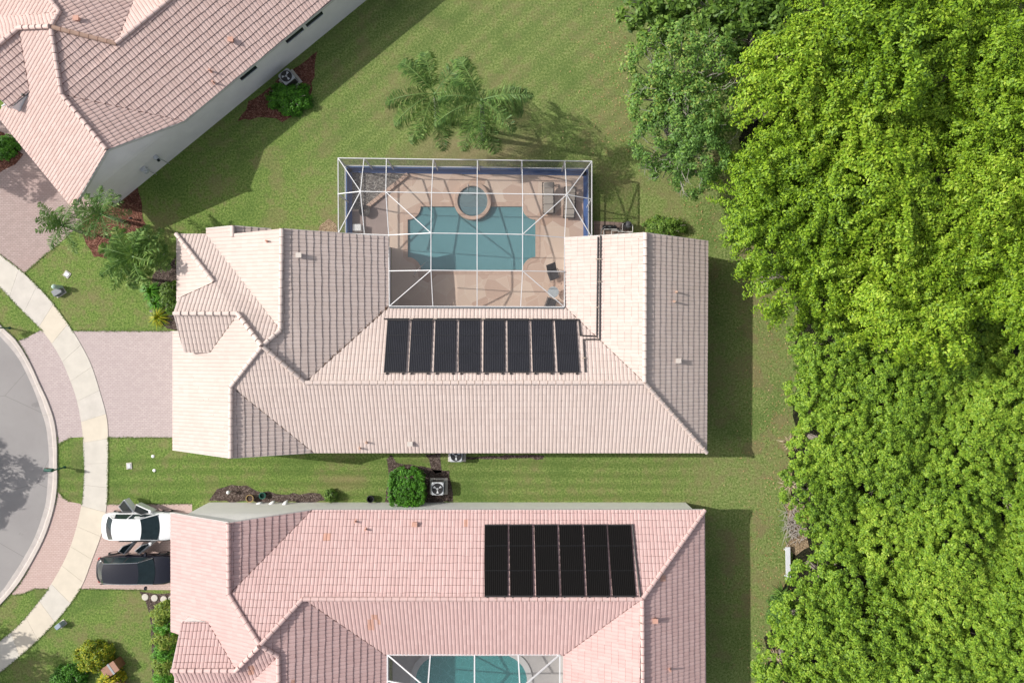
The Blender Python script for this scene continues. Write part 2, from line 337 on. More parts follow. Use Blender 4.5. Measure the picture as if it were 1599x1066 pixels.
def thing(name, label, cat, loc=(0,0,0), rz=0, group=None, world=False):
    """world=True: its parts are given in world coordinates"""
    o = bpy.data.objects.new(name, None); COL.objects.link(o); o.empty_display_size = .3
    o.location = loc; o.rotation_euler = (0, 0, rz)
    if world: o['_w'] = list(Vector(loc))
    return tag(o, label, cat, group)
def dup(o, loc=None, rz=None, label=None, scale=None, parent=None):
    c = o.copy(); COL.objects.link(c)
    if parent is not None: c.parent = parent
    if loc is not None: c.location = loc
    if rz is not None: c.rotation_euler = (0, 0, rz)
    if scale is not None: c.scale = (scale,)*3 if isinstance(scale, (int, float)) else scale
    if label: c['label'] = label
    for ch in list(o.children): dup(ch, parent=c)
    return c
def wob(pts, amp=.08, step=.5, seed=0):
    """irregular edge for beds"""
    r = random.Random(seed); out = []
    for i in range(len(pts)):
        a, b = Vector(pts[i]), Vector(pts[(i+1) % len(pts)]); n = max(1, int((b-a).length/step))
        for k in range(n):
            p = a.lerp(b, k/n); out.append((p.x+r.uniform(-amp, amp), p.y+r.uniform(-amp, amp)))
    return out
def PX(lst, z=0): return [tuple(P(x, y, z)[:2]) for x, y in lst]
def spline(pts, n=6):
    out = []; q = [pts[0]]+list(pts)+[pts[-1]]
    for i in range(1, len(q)-2):
        for k in range(n):
            t = k/n; p0, p1, p2, p3 = [np.array(x, float) for x in q[i-1:i+3]]
            out.append(tuple(.5*((2*p1)+(-p0+p2)*t+(2*p0-5*p1+4*p2-p3)*t*t+(-p0+3*p1-3*p2+p3)*t**3)))
    out.append(tuple(pts[-1])); return out
def sheet(name, pts, z, mat, kind='structure', thick=0):
    mb = MB(); mb.prism(pts, z-thick, z, bottom=False); return struct(mb.build(name, mat), kind)

# ------------------------------------------------------------ ground
CAGE_N, CAGE_W, CAGE_E = 11.0, -10.5, 4.85
DECK = [(CAGE_W,6.05),(-7.75,6.05),(-7.75,1.75),(3.55,1.75),(3.55,5.8),(CAGE_E,5.8),(CAGE_E,CAGE_N),(CAGE_W,CAGE_N)]
mb = MB()
xs = [-160,-30,CAGE_W,-7.7,3.5,CAGE_E,30,160]; ys = [-160,-28.2,-18.6,-6,1.8,6.0,CAGE_N,40,160]
for i in range(len(xs)-1):
    for j in range(len(ys)-1):
        x, y = (xs[i]+xs[i+1])/2, (ys[j]+ys[j+1])/2
        if (CAGE_W < x < CAGE_E and 6.0 < y < CAGE_N) or (-7.7 < x < 3.5 and 1.8 < y < 6.0) or (-7.7 < x < 3.5 and -28.2 < y < -18.6): continue
        mb.poly([(xs[i],ys[j],0),(xs[i+1],ys[j],0),(xs[i+1],ys[j+1],0),(xs[i],ys[j+1],0)])
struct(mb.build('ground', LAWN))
sw_r = [(-60,348),(0,397),(38,427),(76,465),(101,498),(121,528),(142,568),(157,614),(167,652),(169,682),(169,718),(168.5,760),(167,786),(161,826),(143.5,875),(126,918),(95,961),(57,1001),(0,1050),(-60,1095)]
sw_l = [(-60,400),(0,449),(25,475),(48,498),(71,522),(94,557),(111,596),(121.5,629),(129,672),(130,703),(131.6,728),(130.6,760),(128,786),(119,826),(105,866),(80,912),(52,949.5),(26,978),(0,1000),(-60,1047)]
cu_o = [(-50,462),(-20,487),(10,515),(28,533),(48,566),(63,599),(76,627),(86,657),(90,687),(90.6,718),(90.5,760),(85,794.5),(72,835),(52,875),(29,912),(0,945),(-40,985)]
cu_i = [(-55,474),(-30,497),(0,525),(25,554),(38,576),(53,609),(63,637),(72,667),(76,703),(76,728),(72.5,777),(67.5,800),(54.5,837.5),(34.5,875),(15,905),(0,925),(-45,965)]
S = lambda l: PX(spline(l, 5))
# driveways (pavers run under the pavement)
cu = S(cu_o)
def seg_between(l, y0, y1):
    a, b = P(0, y0).y, P(0, y1).y; return [p for p in l if b <= p[1] <= a]
dA = seg_between(cu, 533, 694)
sheet('driveway', PX([(30,531),(46,525),(62,516),(119,516.5),(300,516.5),(300,683),(169,683),(128,682),(112,683),(100,688)])+dA[::-1], .006, PAV_A)
dB = seg_between(cu, 768, 926)
sheet('driveway', PX([(90,766),(98,776),(109,783),(128,786.5),(168,786.5),(300,786.5),(300,921),(126,919),(76,919),(54.5,919),(37,926.5),(20,929)])+dB[::-1], .006, PAV_B)
sheet('driveway', PX([(-60,348),(0,397),(38,427),(70,398),(92,381),(112,362),(155,330),(180,300),(100,250),(0,170),(-80,100),(-160,250)]), .006, PAV_C)
sheet('road', [(-60,P(0,300).y)]+[(-45, P(0,440).y)]+S(cu_i)+[(-45, P(0,1020).y), (-60, P(0,1100).y)], -.0+.004, ASPH)
# kerb: gutter pan + raised nose, one mesh with joints
mb = MB(); ci, co = S(cu_i), cu; n = min(len(ci), len(co))
def resample(l, n):
    l = [Vector((p[0], p[1], 0)) for p in l]; d = [0]
    for i in range(1, len(l)): d.append(d[-1]+(l[i]-l[i-1]).length)
    out = []; 
    for k in range(n):
        t = d[-1]*k/(n-1); j = max(i for i in range(len(d)) if d[i] <= t+1e-9); j = min(j, len(l)-2)
        out.append(l[j].lerp(l[j+1], (t-d[j])/max(1e-6, d[j+1]-d[j])))
    return out
ci, co = resample(ci, 120), resample(co, 120)
prof = [(0,.006,0),(.45,.012,0),(.52,.05,1),(.62,.075,1),(.95,.085,1),(1.0,.0,1)]
for i in range(119):
    g = .0
    for (a, za, ma), (b, zb, mb_) in zip(prof[:-1], prof[1:]):
        p = [ci[i].lerp(co[i], a), ci[i].lerp(co[i], b), ci[i+1].lerp(co[i+1], b), ci[i+1].lerp(co[i+1], a)]
        if i % 10 == 4:
            for k in (2, 3): p[k] = p[k].lerp(p[3-k], .07)
            q = [Vector(ci[i+1].lerp(co[i+1], a)).lerp(ci[i].lerp(co[i], a), .07), Vector(ci[i+1].lerp(co[i+1], b)).lerp(ci[i].lerp(co[i], b), .07), ci[i+1].lerp(co[i+1], b), ci[i+1].lerp(co[i+1], a)]
            mb.poly([(x.x, x.y, z) for x, z in zip(q, (za, zb, zb, za))], 2)
        mb.poly([(x.x, x.y, z) for x, z in zip(p, (za, zb, zb, za))], ma)
struct(mb.build('kerb', [GUTT, KERB, JOINT]))
# pavement slabs
a, b = resample(S(sw_l), 25), resample(S(sw_r), 25); mb = MB(); sub = 6
A2, B2 = resample(S(sw_l), 24*sub+1), resample(S(sw_r), 24*sub+1); rr = random.Random(4)
for i in range(24):
    m = rr.choice([0,1,1,2]) if i not in (12,13) else 0
    la = A2[i*sub:(i+1)*sub+1]; lb = B2[i*sub:(i+1)*sub+1]
    la = [la[0].lerp(la[1], .02)]+la[1:-1]+[la[-1].lerp(la[-2], .02)]; lb = [lb[0].lerp(lb[1], .02)]+lb[1:-1]+[lb[-1].lerp(lb[-2], .02)]
    mb.prism([(p.x, p.y) for p in la]+[(p.x, p.y) for p in lb[::-1]], .0, .032, m, False)
struct(mb.build('pavement', [CONC, CONC2, CONC3]))
mb = MB(); mb.prism([(p.x, p.y) for p in A2]+[(p.x, p.y) for p in B2[::-1]], .0, .012, 0, False); struct(mb.build('pavement_joint', JOINT))
# planting beds
def bed(pts, mat, z=.012, seed=1, amp=.09, kind='structure'):
    sheet('mulch_bed', wob(PX(pts), amp, .4, seed), z, mat, kind)
bed([(175,318),(215,290),(222,330),(232,362),(205,360),(170,372),(165,405),(145,400),(130,372),(128,345),(150,328)], MULR, seed=2)
bed([(372,190),(390,160),(440,120),(495,82),(490,118),(482,160),(470,180),(440,190),(410,182)], MULR, seed=3)
bed([(-20,190),(12,215),(38,243),(15,262),(-10,275)], MULR, .014, seed=4)
bed([(325,783),(338,765),(360,757),(385,756),(400,766),(440,770),(500,771),(510,783)], MULB, seed=5)
bed([(600,786),(608,755),(607,732),(603,716),(611,710),(620,722),(700,735),(705,755),(706,784)], MULB, seed=6)
bed([(664,708),(688,706),(692,735),(680,740)], MULB, seed=7)
bed([(219,925),(275,925),(278,1066),(240,1066),(236,960),(228,940)], MULB, seed=8)
bed([(238,430),(275,400),(278,515),(262,514),(248,500)], MULB, seed=9)
bed([(232,484),(276,478),(276,492),(240,494)], GRAV, .018, seed=10)
bed([(500,352),(512,341),(525,350),(530,366),(498,366)], THATCH, .012, seed=11)
bed([(700,712),(850,711),(848,716),(700,716)], MULB, .014, seed=13)
sheet('garden_path', wob(PX([(60,1003),(60,1003.1),(61,1003)]), .0, 9), .02, MULB) if False else None
sheet('equipment_pad', PX([(927,345),(985,348),(985,372),(927,372)]), .02, PAV_D)
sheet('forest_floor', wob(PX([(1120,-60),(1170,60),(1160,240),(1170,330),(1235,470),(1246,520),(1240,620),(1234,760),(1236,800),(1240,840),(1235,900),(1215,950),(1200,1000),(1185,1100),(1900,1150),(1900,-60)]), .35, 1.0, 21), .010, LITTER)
bed([(1228,790),(1245,780),(1262,800),(1262,850),(1246,868),(1230,850)], THATCH, .016, seed=14, amp=.2)

# ------------------------------------------------------------ houses (one model, three placements)
ZE = 3.0
V = dict(SE=(11.68,-6.67,3), h=(7.45,-2.31,5.53), SV=(-11.9,-6.67,3), Q=(-15.84,-2.53,5.47), P=(-13.6,-.24,6.75), g=(-11.65,-2.31,5.53),
  SG=(-15.84,-6.57,5.5), SW=(-20.36,-6.5,3), Rr=(-15.28,1.56,5.85), Ss=(-17.4,-.63,4.65), T=(-18.9,-.63,3.82), U=(-18.9,.61,3.82), NW=(-20.36,.61,3),
  D0=(-18.9,1.56,5.85), D1=(-18.9,-.63,4.65), D2=(-18.9,2.44,5.30), D3=(-18.9,2.44,3.7), f=(-12.82,.62,6.13), b=(-18.35,6.44,3), a=(-20.13,6.44,3),
  ap=(-17.13,3.4,4.74), W1=(-20.13,2.42,3), e=(-12.75,6.25,6.1), NE1=(-7.42,6.3,3), C1=(-7.42,2.05,3), C2=(3.2,2.05,3), EW=(3.2,6.22,3), EN=(7.5,6.12,5.53), EE=(11.76,6.02,3),
  b0=(-18.35,6.3,3), k1=(-18.35,6.78,3), k2=(-16.3,6.76,4.08), k3=(-16.3,6.1,4.08), k4=(-14.5,6.76,3), k5=(-14.5,6.1,3))
FACES = [('P','g','h','SE','SV','Q'), ('SG','SV','Q'), ('SW','SG','Q','P','Rr','Ss','T','U','NW'), ('D0','Rr','Ss','D1'), ('D0','Rr','P','f','b','a','ap','D2'),
  ('a','ap','D3','W1'), ('b0','f','e'), ('e','f','P','g','C1','NE1'), ('g','h','C2','C1'), ('h','C2','EW','EN'), ('h','EN','EE','SE'), ('b0','k1','k2','k3'), ('k2','k4','k5','k3')]
CAPS = [('SG','Q'),('Q','P'),('P','g'),('g','h'),('h','SE'),('h','EN'),('e','f'),('f','P'),('P','Rr'),('Rr','D0'),('a','ap'),('k2','k3')]
EDGES = [('SW','SG',0),('SG','SV',0),('SV','SE',1),('SE','EE',1),('EE','EN',0),('EN','EW',0),('EW','C2',1),('C2','C1',1),('C1','NE1',1),('NE1','e',0),('b','a',1),('a','W1',1),('NW','SW',1),('k1','k2',0),('k2','k4',0),('D0','D1',0),('D0','D2',0)]
RIB, COURSE = .222, .41
KZ = .78
def ADJ(v):
    if v.z <= ZE: return v
    z = ZE+(v.z-ZE)*KZ; k = (H-z)/(H-v.z); return Vector((v.x*k, v.y*k, z))
def tile_patch(verts, M, out, odd=(), seed=0):
    vs = [ADJ(M @ Vector(v)) for v in verts]
    n = Vector((0,0,0))
    for i in range(len(vs)): n += vs[i].cross(vs[(i+1) % len(vs)])
    n.normalize(); 
    if n.z < 0: n = -n
    u = Vector((0,0,1)).cross(n).normalized(); v = n.cross(u)
    if v.z < 0: u, v = -u, -v
    B = np.array([list(u), list(v), list(n)])
    L = np.array([list(x) for x in vs]) @ B.T
    pu = np.array([0,.10,.28,.5,.72,.90]); ph = np.array([0,.6,.93,1,.93,.6])*.034
    tris = tessellate_polygon([vs])
    for tri in tris:
        q = L[list(tri)]; e1, e2 = q[1]-q[0], q[2]-q[0]; cr = e1[0]*e2[1]-e1[1]*e2[0]
        if abs(cr) < 1e-4: continue
        if cr < 0: q = q[[0,2,1]]
        k0, k1 = int(math.floor(q[:,0].min()/RIB)), int(math.ceil(q[:,0].max()/RIB)); c0, c1 = int(math.floor(q[:,1].min()/COURSE)), int(math.ceil(q[:,1].max()/COURSE))
        U = ((np.arange(k0, k1)[:,None]+pu[None,:])*RIB).ravel(); U = np.append(U, k1*RIB); Hh = np.append(np.tile(ph, k1-k0), 0)
        rows = []; 
        for c in range(c0, c1):
            wv = .012*np.sin(U*1.7+c*2.1)+.008*np.sin(U*5.3+c)
            r0 = np.stack([U, c*COURSE+wv, Hh+.030], 1); wv2 = .012*np.sin(U*1.7+(c+1)*2.1)+.008*np.sin(U*5.3+(c+1))
            r1 = np.stack([U, (c+1)*COURSE+wv2-.020, Hh+.0], 1); rows += [r0, r1]
        G = np.concatenate(rows); nu = len(U); nr = len(rows)
        I = (np.arange(nr-1)[:,None]*nu+np.arange(nu-1)[None,:]).ravel()
        F = np.stack([I, I+1, I+1+nu, I+nu], 1)
        me = bpy.data.meshes.new('tmp'); me.vertices.add(len(G)); me.vertices.foreach_set('co', G.ravel())
        me.loops.add(F.size); me.loops.foreach_set('vertex_index', F.ravel()); me.polygons.add(len(F)); me.polygons.foreach_set('loop_start', np.arange(len(F))*4); me.polygons.foreach_set('loop_total', np.full(len(F), 4)); me.update()
        bm = bmesh.new(); bm.from_mesh(me); bpy.data.meshes.remove(me)
        for i in range(3):
            p0, p1 = q[i], q[(i+1)%3]; d = p1-p0
            bmesh.ops.bisect_plane(bm, geom=bm.verts[:]+bm.edges[:]+bm.faces[:], plane_co=(p0[0], p0[1], 0), plane_no=(d[1], -d[0], 0), clear_outer=True)
        if not bm.faces: bm.free(); continue
        bm.verts.ensure_lookup_table(); X = np.array([x.co[:] for x in bm.verts])
        e1, e2 = q[1]-q[0], q[2]-q[0]; det = e1[0]*e2[1]-e1[1]*e2[0]
        du, dv = X[:,0]-q[0][0], X[:,1]-q[0][1]
        s_ = (du*e2[1]-dv*e2[0])/det; t_ = (e1[0]*dv-e1[1]*du)/det
        Wb = q[0][2]+s_*e1[2]+t_*e2[2]
        W3 = np.stack([X[:,0], X[:,1], Wb+X[:,2]], 1) @ B
        base = len(out['v']); out['v'] += W3.tolist()
        for f_ in bm.faces:
            idx = [x.index for x in f_.verts]; cu_, cv_ = X[idx,0].mean(), X[idx,1].mean()
            out['f'].append([base+i for i in idx])
            h_ = math.sin(math.floor(cu_/RIB)*12.9898+math.floor(cv_/COURSE+.02)*78.233+seed)*43758.5453; out['t'].append(h_-math.floor(h_))
            mi = 0
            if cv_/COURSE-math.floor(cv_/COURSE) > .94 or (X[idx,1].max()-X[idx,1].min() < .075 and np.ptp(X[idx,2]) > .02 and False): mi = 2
            elif odd:
                c = W3[idx].mean(0); x_, y_ = topx(c)
                for o_ in odd:
                    if o_[0] < x_ < o_[2] and o_[1] < y_ < o_[3]: mi = 1
            out['m'].append(mi)
        bm.free()
def cap_line(mb, p0, p1, r=.115, seg=.46, lift=0):
    p0, p1 = Vector(p0)+Vector((0,0,lift)), Vector(p1)+Vector((0,0,lift)); L = (p1-p0).length; n = max(1, round(L/seg)); d = (p1-p0)/L
    a = d.cross(Vector((0,0,1))).normalized(); b = a.cross(d)
    if b.z < 0: b = -b
    if p1.z > p0.z+.05: pass
    for i in range(n):
        q0, q1 = p0+d*(L*i/n), p0+d*(L*(i+1)/n-.006)
        vs = []
        for q, rr_, up in ((q0, r*1.15, .085), (q1, r*1.0, .06)):
            for k in range(7):
                t = math.pi*(k/6)*1.16-.25; vs.append(q+a*math.cos(t)*rr_+b*(math.sin(t)*rr_*.8+up))
        mb.faces(vs, [(k, k+1, k+8, k+7) for k in range(6)]+[tuple(range(6,-1,-1)), tuple(range(7,14))])
        jv = [v_+d*dd for v_, dd in [(x_, 0) for x_ in vs[:7]]+[(x_, .022) for x_ in vs[:7]]]
        cc = q0+b*.03; jv = [cc+(x_-cc)*1.02 for x_ in jv]; mb.faces(jv, [(k, k+1, k+8, k+7) for k in range(6)], 1)
HOUSES = {}
def house(key, M, label, tile, edge, cap, wallm, odd=(), tancap=(), vents=(), windows=((-7.1,1.25),(-3.45,1.35),(-1.9,1.3)), extra_windows=()):
    det = M.to_3x3().determinant()
    root = thing('house', label, 'house', tuple(M @ Vector((-4, -2, 0))), world=True)
    W = lambda k: ADJ(M @ Vector(V[k] if isinstance(k, str) else k))
    out = dict(v=[], f=[], t=[], m=[])
    for i, fc in enumerate(FACES): tile_patch([V[k] for k in fc], M, out, odd, i)
    me = bpy.data.meshes.new('roof'); off = Vector(root['_w']); me.from_pydata((np.array(out['v'])-np.array(off)).tolist(), [], out['f'])
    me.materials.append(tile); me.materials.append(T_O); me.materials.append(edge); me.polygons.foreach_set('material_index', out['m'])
    at = me.attributes.new('tint', 'FLOAT', 'FACE'); at.data.foreach_set('value', out['t']); me.update()
    roof = bpy.data.objects.new('roof', me); COL.objects.link(roof); roof.parent = root; roof['_w'] = list(root['_w'])
    for c in CAPS:
        mb = MB(); cap_line(mb, W(c[0]), W(c[1]), lift=.10 if c == ('P','Rr') else .02)
        o = mb.build('ridge_cap', [T_T if c in tancap else cap, edge], roof)
    for a_, b_ in (('Q','SV'),('g','C1'),('h','C2'),('f','b0'),('Rr','Ss'),('ap','D2')):
        mb = MB(); mb.tube([W(a_)+Vector((0,0,.035)), W(b_)+Vector((0,0,.035))], .028, 5); mb.build('valley_line', edge, roof)  # thin dark tube laid along each roof valley
    # under-sheet so that nothing shows through, fascia and gutters
    mb = MB()
    for fc in FACES:
        pts = [W(k) for k in fc]
        for t3 in tessellate_polygon([pts]): mb.poly([pts[i]-Vector((0,0,.05)) for i in t3])
    mb.build('roof_deck', FASC, roof)
    for e0, e1, gut in EDGES:
        mb = MB(); p0, p1 = W(e0), W(e1); mb.beam(p0-Vector((0,0,.09)), p1-Vector((0,0,.09)), .05, .19)
        mb.build('gutter' if gut else 'fascia', FASC, roof)
    # walls
    F = [(-19.4,-6.42),(11.3,-6.42),(11.3,5.75),(3.6,5.75),(3.6,1.7),(-7.8,1.7),(-7.8,6.0),(-14.9,6.0),(-14.9,6.5),(-18.0,6.5),(-18.0,6.0),(-19.6,6.0),(-19.6,2.7),(-18.6,2.7),(-18.6,.45),(-19.4,.45)]
    mb = MB()
    for i in range(len(F)):
        (x0, y0), (x1, y1) = F[i], F[(i+1) % len(F)]; mb.poly([W((x0,y0,-.02)), W((x1,y1,-.02)), W((x1,y1,2.93)), W((x0,y0,2.93))])
    for tri in ([(-19.4,-6.422,2.93),(-19.4,-6.422,3.42),(-15.84,-6.422,5.38),(-12.1,-6.422,3.0),(-12.1,-6.422,2.93)], [(-17.4,6.002,2.93),(-12.76,6.002,5.95),(-7.8,6.002,3.05),(-7.8,6.002,2.93)],
                [(3.6,5.752,2.93),(3.6,5.752,3.1),(7.48,5.752,5.38),(11.3,5.752,3.1),(11.3,5.752,2.93)], [(-18.6,-.6,2.93),(-18.6,-.6,4.55),(-18.6,1.56,5.75),(-18.6,2.7,5.1),(-18.6,2.7,2.93)],
                [(-18.1,6.502,2.93),(-16.3,6.502,3.98),(-14.7,6.502,2.93)], [V['D2'],V['D3'],V['ap']], [(-18.85,-.62,4.55),(-17.45,-.62,4.55),(-18.0,-.62,4.1),(-18.85,-.62,3.6)]):
        mb.poly([W(p) for p in tri])
    mb.build('wall', wallm, root)
    # soffit strip along the long side
    # windows on the long side
    for x, ww in windows:
        fr = MB()
        for (x0, x1, z0, z1) in ((x-ww/2-.07, x-ww/2, 1.95, 2.75), (x+ww/2, x+ww/2+.07, 1.95, 2.75), (x-ww/2, x+ww/2, 2.68, 2.75), (x-ww/2, x+ww/2, 1.95, 2.02)):
            pts = [W((xx, yy, zz)) for zz in (z0, z1) for xx, yy in ((x0,-6.50),(x1,-6.50),(x1,-6.41),(x0,-6.41))]
            fr.faces(pts, [(3,2,1,0),(4,5,6,7),(0,1,5,4),(1,2,6,5),(2,3,7,6),(3,0,4,7)])
        fo = fr.build('window', WHITE, root)
        pn = MB(); pn.poly([W((x-ww/2,-6.45,2.02)), W((x+ww/2,-6.45,2.02)), W((x+ww/2,-6.45,2.68)), W((x-ww/2,-6.45,2.68))]); pn.build('pane', GLASSD, fo)
    # garage door on the street side
    gd = MB()
    for k in range(4):
        pts = [W((xx, yy, zz)) for zz in (.03+k*.58, .03+k*.58+.55) for xx, yy in ((-19.47,-5.7),(-19.39,-5.7),(-19.39,-.6),(-19.47,-.6))]
        gd.faces(pts, [(3,2,1,0),(4,5,6,7),(0,1,5,4),(1,2,6,5),(2,3,7,6),(3,0,4,7)])
    gd.build('garage_door', WHITE, root)
    fd = MB(); pts = [W((xx, yy, zz)) for zz in (.05, 2.2) for xx, yy in ((-18.68,1.0),(-18.6,1.0),(-18.6,2.0),(-18.68,2.0))]
    fd.faces(pts, [(3,2,1,0),(4,5,6,7),(0,1,5,4),(1,2,6,5),(2,3,7,6),(3,0,4,7)]); fd.build('front_door', WOOD, root)
    tris = []
    for fc in FACES:
        pts = [W(k) for k in fc]
        for t3 in tessellate_polygon([pts]): tris.append([pts[i] for i in t3])
    HOUSES[key] = (root, roof, tris)
    for v_ in vents:
        x, y, kind = v_[:3]; q, nn = onroof(key, x, y, .0)
        if q is None: continue
        mb = MB()
        if kind == 'box':       # hooded exhaust box
            mb.rbox(q-Vector((0,0,.03)), (.26,.22,.24), 0, 0, .03); mb.box(q.x-.16, q.x+.16, q.y-.14, q.y+.14, q.z+.21, q.z+.24)
        else:
            mb.lathe(q-Vector((0,0,.05)), [(.13,0),(.10,.08),(.055,.10),(.055,.38)], 10)
        mb.build('roof_vent', v_[3] if len(v_) > 3 else cap, roof)
def onroof(key, px, py, off=.06):
    o = Vector((0,0,H)); d = (P(px, py, 0)-o).normalized(); best = None
    for t3 in HOUSES[key][2]:
        n = (t3[1]-t3[0]).cross(t3[2]-t3[0]); 
        if n.length < 1e-6: continue
        n.normalize(); n = n if n.z > 0 else -n
        dn = d.dot(n)
        if abs(dn) < 1e-6: continue
        s = (t3[0]-o).dot(n)/dn; q = o+d*s; ok = True
        sg = [(t3[(i+1)%3]-t3[i]).cross(q-t3[i]).dot(n) for i in range(3)]
        if (min(sg) > -1e-4 or max(sg) < 1e-4) and (best is None or q.z > best[0].z): best = (q, n)
    if best is None: return None, None
    return best[0]+best[1]*off, best[1]
MA = Matrix.Identity(4)
MBm = Matrix.Translation((-.12, -16.78, 0)) @ Matrix.Diagonal((1, -1, 1, 1))
MC = Matrix.Translation((-22.82, 10.79, 0)) @ Matrix.Rotation(R(39.3), 4, 'Z') @ Matrix.Translation((15.84, 6.57, 0))
WV = simple('white vent', (.5,.45,.41), .6, .05)
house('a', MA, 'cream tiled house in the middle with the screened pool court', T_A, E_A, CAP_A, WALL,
      vents=[(468,399,'box',WV),(418,377,'pipe',T_O),(641,692,'box',WV),(573,690,'pipe',T_T),(563,699,'pipe',T_T),(1052,471,'pipe',T_T),(1058,563,'box',WV),(1055,456,'pipe',T_T)])
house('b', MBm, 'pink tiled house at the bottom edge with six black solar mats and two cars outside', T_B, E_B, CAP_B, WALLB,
      odd=[(504,827,511.5,838),(509,837,516,847.5),(580,962,590,970),(574,970,584,982),(724,816,730,827),(1034,898,1041,907),(1018,990,1026,999),(388,1040,397,1053),(420,1056,426,1070),(455,1060,464,1070),(590,965,594,975)],
      vents=[(648,817,'box',T_O),(556,813,'pipe',T_O),(572,825,'pipe',T_O),(1022,967,'box',T_O),(1045,1043,'pipe',T_O)],
      windows=((-7.1,1.2),(-3.45,1.25),(-1.9,1.25),(4.75,1.05)))
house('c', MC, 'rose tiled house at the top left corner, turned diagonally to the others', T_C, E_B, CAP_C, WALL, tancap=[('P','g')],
      vents=[(362,64,'box',T_O),(122,31,'box',T_O),(330,112,'pipe',T_O),(335,130,'pipe',T_O)])

# ------------------------------------------------------------ solar mats and their pipes
def solar_mat_m():
    m, t, b = _mat('black solar mat'); n = noise(t, 1.2, 4, .6)
    xyz = sepxyz(t); wv = N(t, 'ShaderNodeTexWave', wave_type='BANDS', bands_direction='X'); wv.inputs['Scale'].default_value = 5.5; wv.inputs['Distortion'].default_value = .6; t.links.new(pos(t), wv.inputs[0])
    c = ramp(t, math_(t, 'ADD', math_(t, 'MULTIPLY', n, .6), math_(t, 'MULTIPLY', wv.outputs['Fac'], .4)), [(.25, (.014,.015,.02)), (.75, (.022,.023,.03))])
    t.links.new(c, b.inputs['Base Color']); b.inputs['Roughness'].default_value = .75; b.inputs['Specular IOR Level'].default_value = .2; bump(t, b, wv.outputs['Fac'], .15, .01); return m
def solar_mat_k():
    m, t, b = _mat('jet black solar mat'); wv = N(t, 'ShaderNodeTexWave', wave_type='BANDS', bands_direction='X'); wv.inputs['Scale'].default_value = 5.5; t.links.new(pos(t), wv.inputs[0])
    c = ramp(t, wv.outputs['Fac'], [(.2, (.003,.003,.003)), (.8, (.008,.007,.007))]); t.links.new(c, b.inputs['Base Color']); b.inputs['Roughness'].default_value = .8; b.inputs['Specular IOR Level'].default_value = .1; return m
SOL, SOLK = solar_mat_m(), solar_mat_k()
ORD = ['first','second','third','fourth','fifth','sixth','seventh','eighth']
def solar(key, quads, mat, lab, group, cat='solar panel'):
    n = len(quads)
    for i, q in enumerate(quads):
        c = [onroof(key, x, y, .135)[0] for x, y in q]     # tl tr br bl
        ctr = sum(c, Vector())/4
        pos_ = ORD[i]+' from the left' if 0 < i < n-1 else ('leftmost' if i == 0 else 'rightmost')
        root = thing('solar_panel', '%s of the %s' % (pos_, lab), cat, tuple(ctr), world=True, group=group)
        nn = (c[1]-c[0]).cross(c[3]-c[0]).normalized(); nn = nn if nn.z > 0 else -nn
        mb = MB(); K = 12
        for k in range(K):      # mat of parallel tubes
            a0, a1 = k/K, (k+.985)/K
            p = [c[0].lerp(c[1], a0), c[0].lerp(c[1], a1), c[3].lerp(c[2], a1), c[3].lerp(c[2], a0)]; mid0, mid1 = (p[0]+p[1])/2+nn*.014, (p[3]+p[2])/2+nn*.014
            mb.poly([p[0], mid0, mid1, p[3]]); mb.poly([mid0, p[1], p[2], mid1])
        lo = [x-nn*.03 for x in c]; mb.poly([lo[0]+nn*.026, lo[1]+nn*.026, lo[2]+nn*.026, lo[3]+nn*.026])
        for j in range(4): mb.poly([lo[j], lo[(j+1)%4], c[(j+1)%4], c[j]])
        mb.build('mat', mat, root)
        for e0, e1 in ((0,1),(3,2)):
            hb = MB(); hb.tube([c[e0]+nn*.02, c[e1]+nn*.02], .045, 8); hb.build('header_pipe', PIPE, root)
        for t in (.3, .65):
            sb = MB(); sb.beam(c[0].lerp(c[3], t)+nn*.03, c[1].lerp(c[2], t)+nn*.03, .025, .012); sb.build('strap', BLACK, root)
        for s_ in (.12, .88):
            fb = MB(); q0 = c[3].lerp(c[2], s_); fb.rbox(q0+Vector((0,-.10 if key=='a' else -.02,-.03)), (.09,.09,.10), 0, 0, .01); fb.build('clamp', PIPE, root)
tl = [606.5+ (643-606.5)*0, 0]
topL = [605.5,643,680,717,755,792,829,866]; botL = [600,638.5,677.5,716,754.5,793,831.5,870.5]
quads = [[(topL[i],501.5),(topL[i]+(32.5),501.5),(botL[i]+(33.5),582),(botL[i],582)] for i in range(8)]
solar('a', quads, SOL, 'eight black solar mats on the cream roof', 'solar mats on the cream roof')
tB = [757,795,834,872.5,911,948.5]; bB = [756.5,796.5,837,876.5,916,956]
quads = [[(tB[i],820),(tB[i]+35.5,819.5),(bB[i]+36,930.5),(bB[i],930.5)] for i in range(6)]
solar('b', quads, SOLK, 'six jet black solar mats on the pink roof', 'solar mats on the pink roof')
def roofpipe(key, pts, r, label, straps=(), mat=PIPE, name='pool_pipe'):
    full = []
    for (x0, y0), (x1, y1) in zip(pts[:-1], pts[1:]):
        n = max(2, int(math.hypot(x1-x0, y1-y0)/6))
        for k in range(n):
            q = onroof(key, x0+(x1-x0)*k/n, y0+(y1-y0)*k/n, .11)[0]
            if q is not None: full.append(q)
    q = onroof(key, *pts[-1], .11)[0]
    if q is not None: full.append(q)
    root = thing(name, label, 'pipe', tuple(full[0]), world=True)
    mb = MB(); mb.tube(full, r, 6); mb.build('pipe', mat, root)
    for x, y in straps:
        q = onroof(key, x, y, .13)[0]
        if q is not None: s = MB(); s.rbox(q-Vector((0,0,.03)), (.22,.05,.09), 0, 0, .01); s.build('pipe_clip', STRAP, root)
    return root
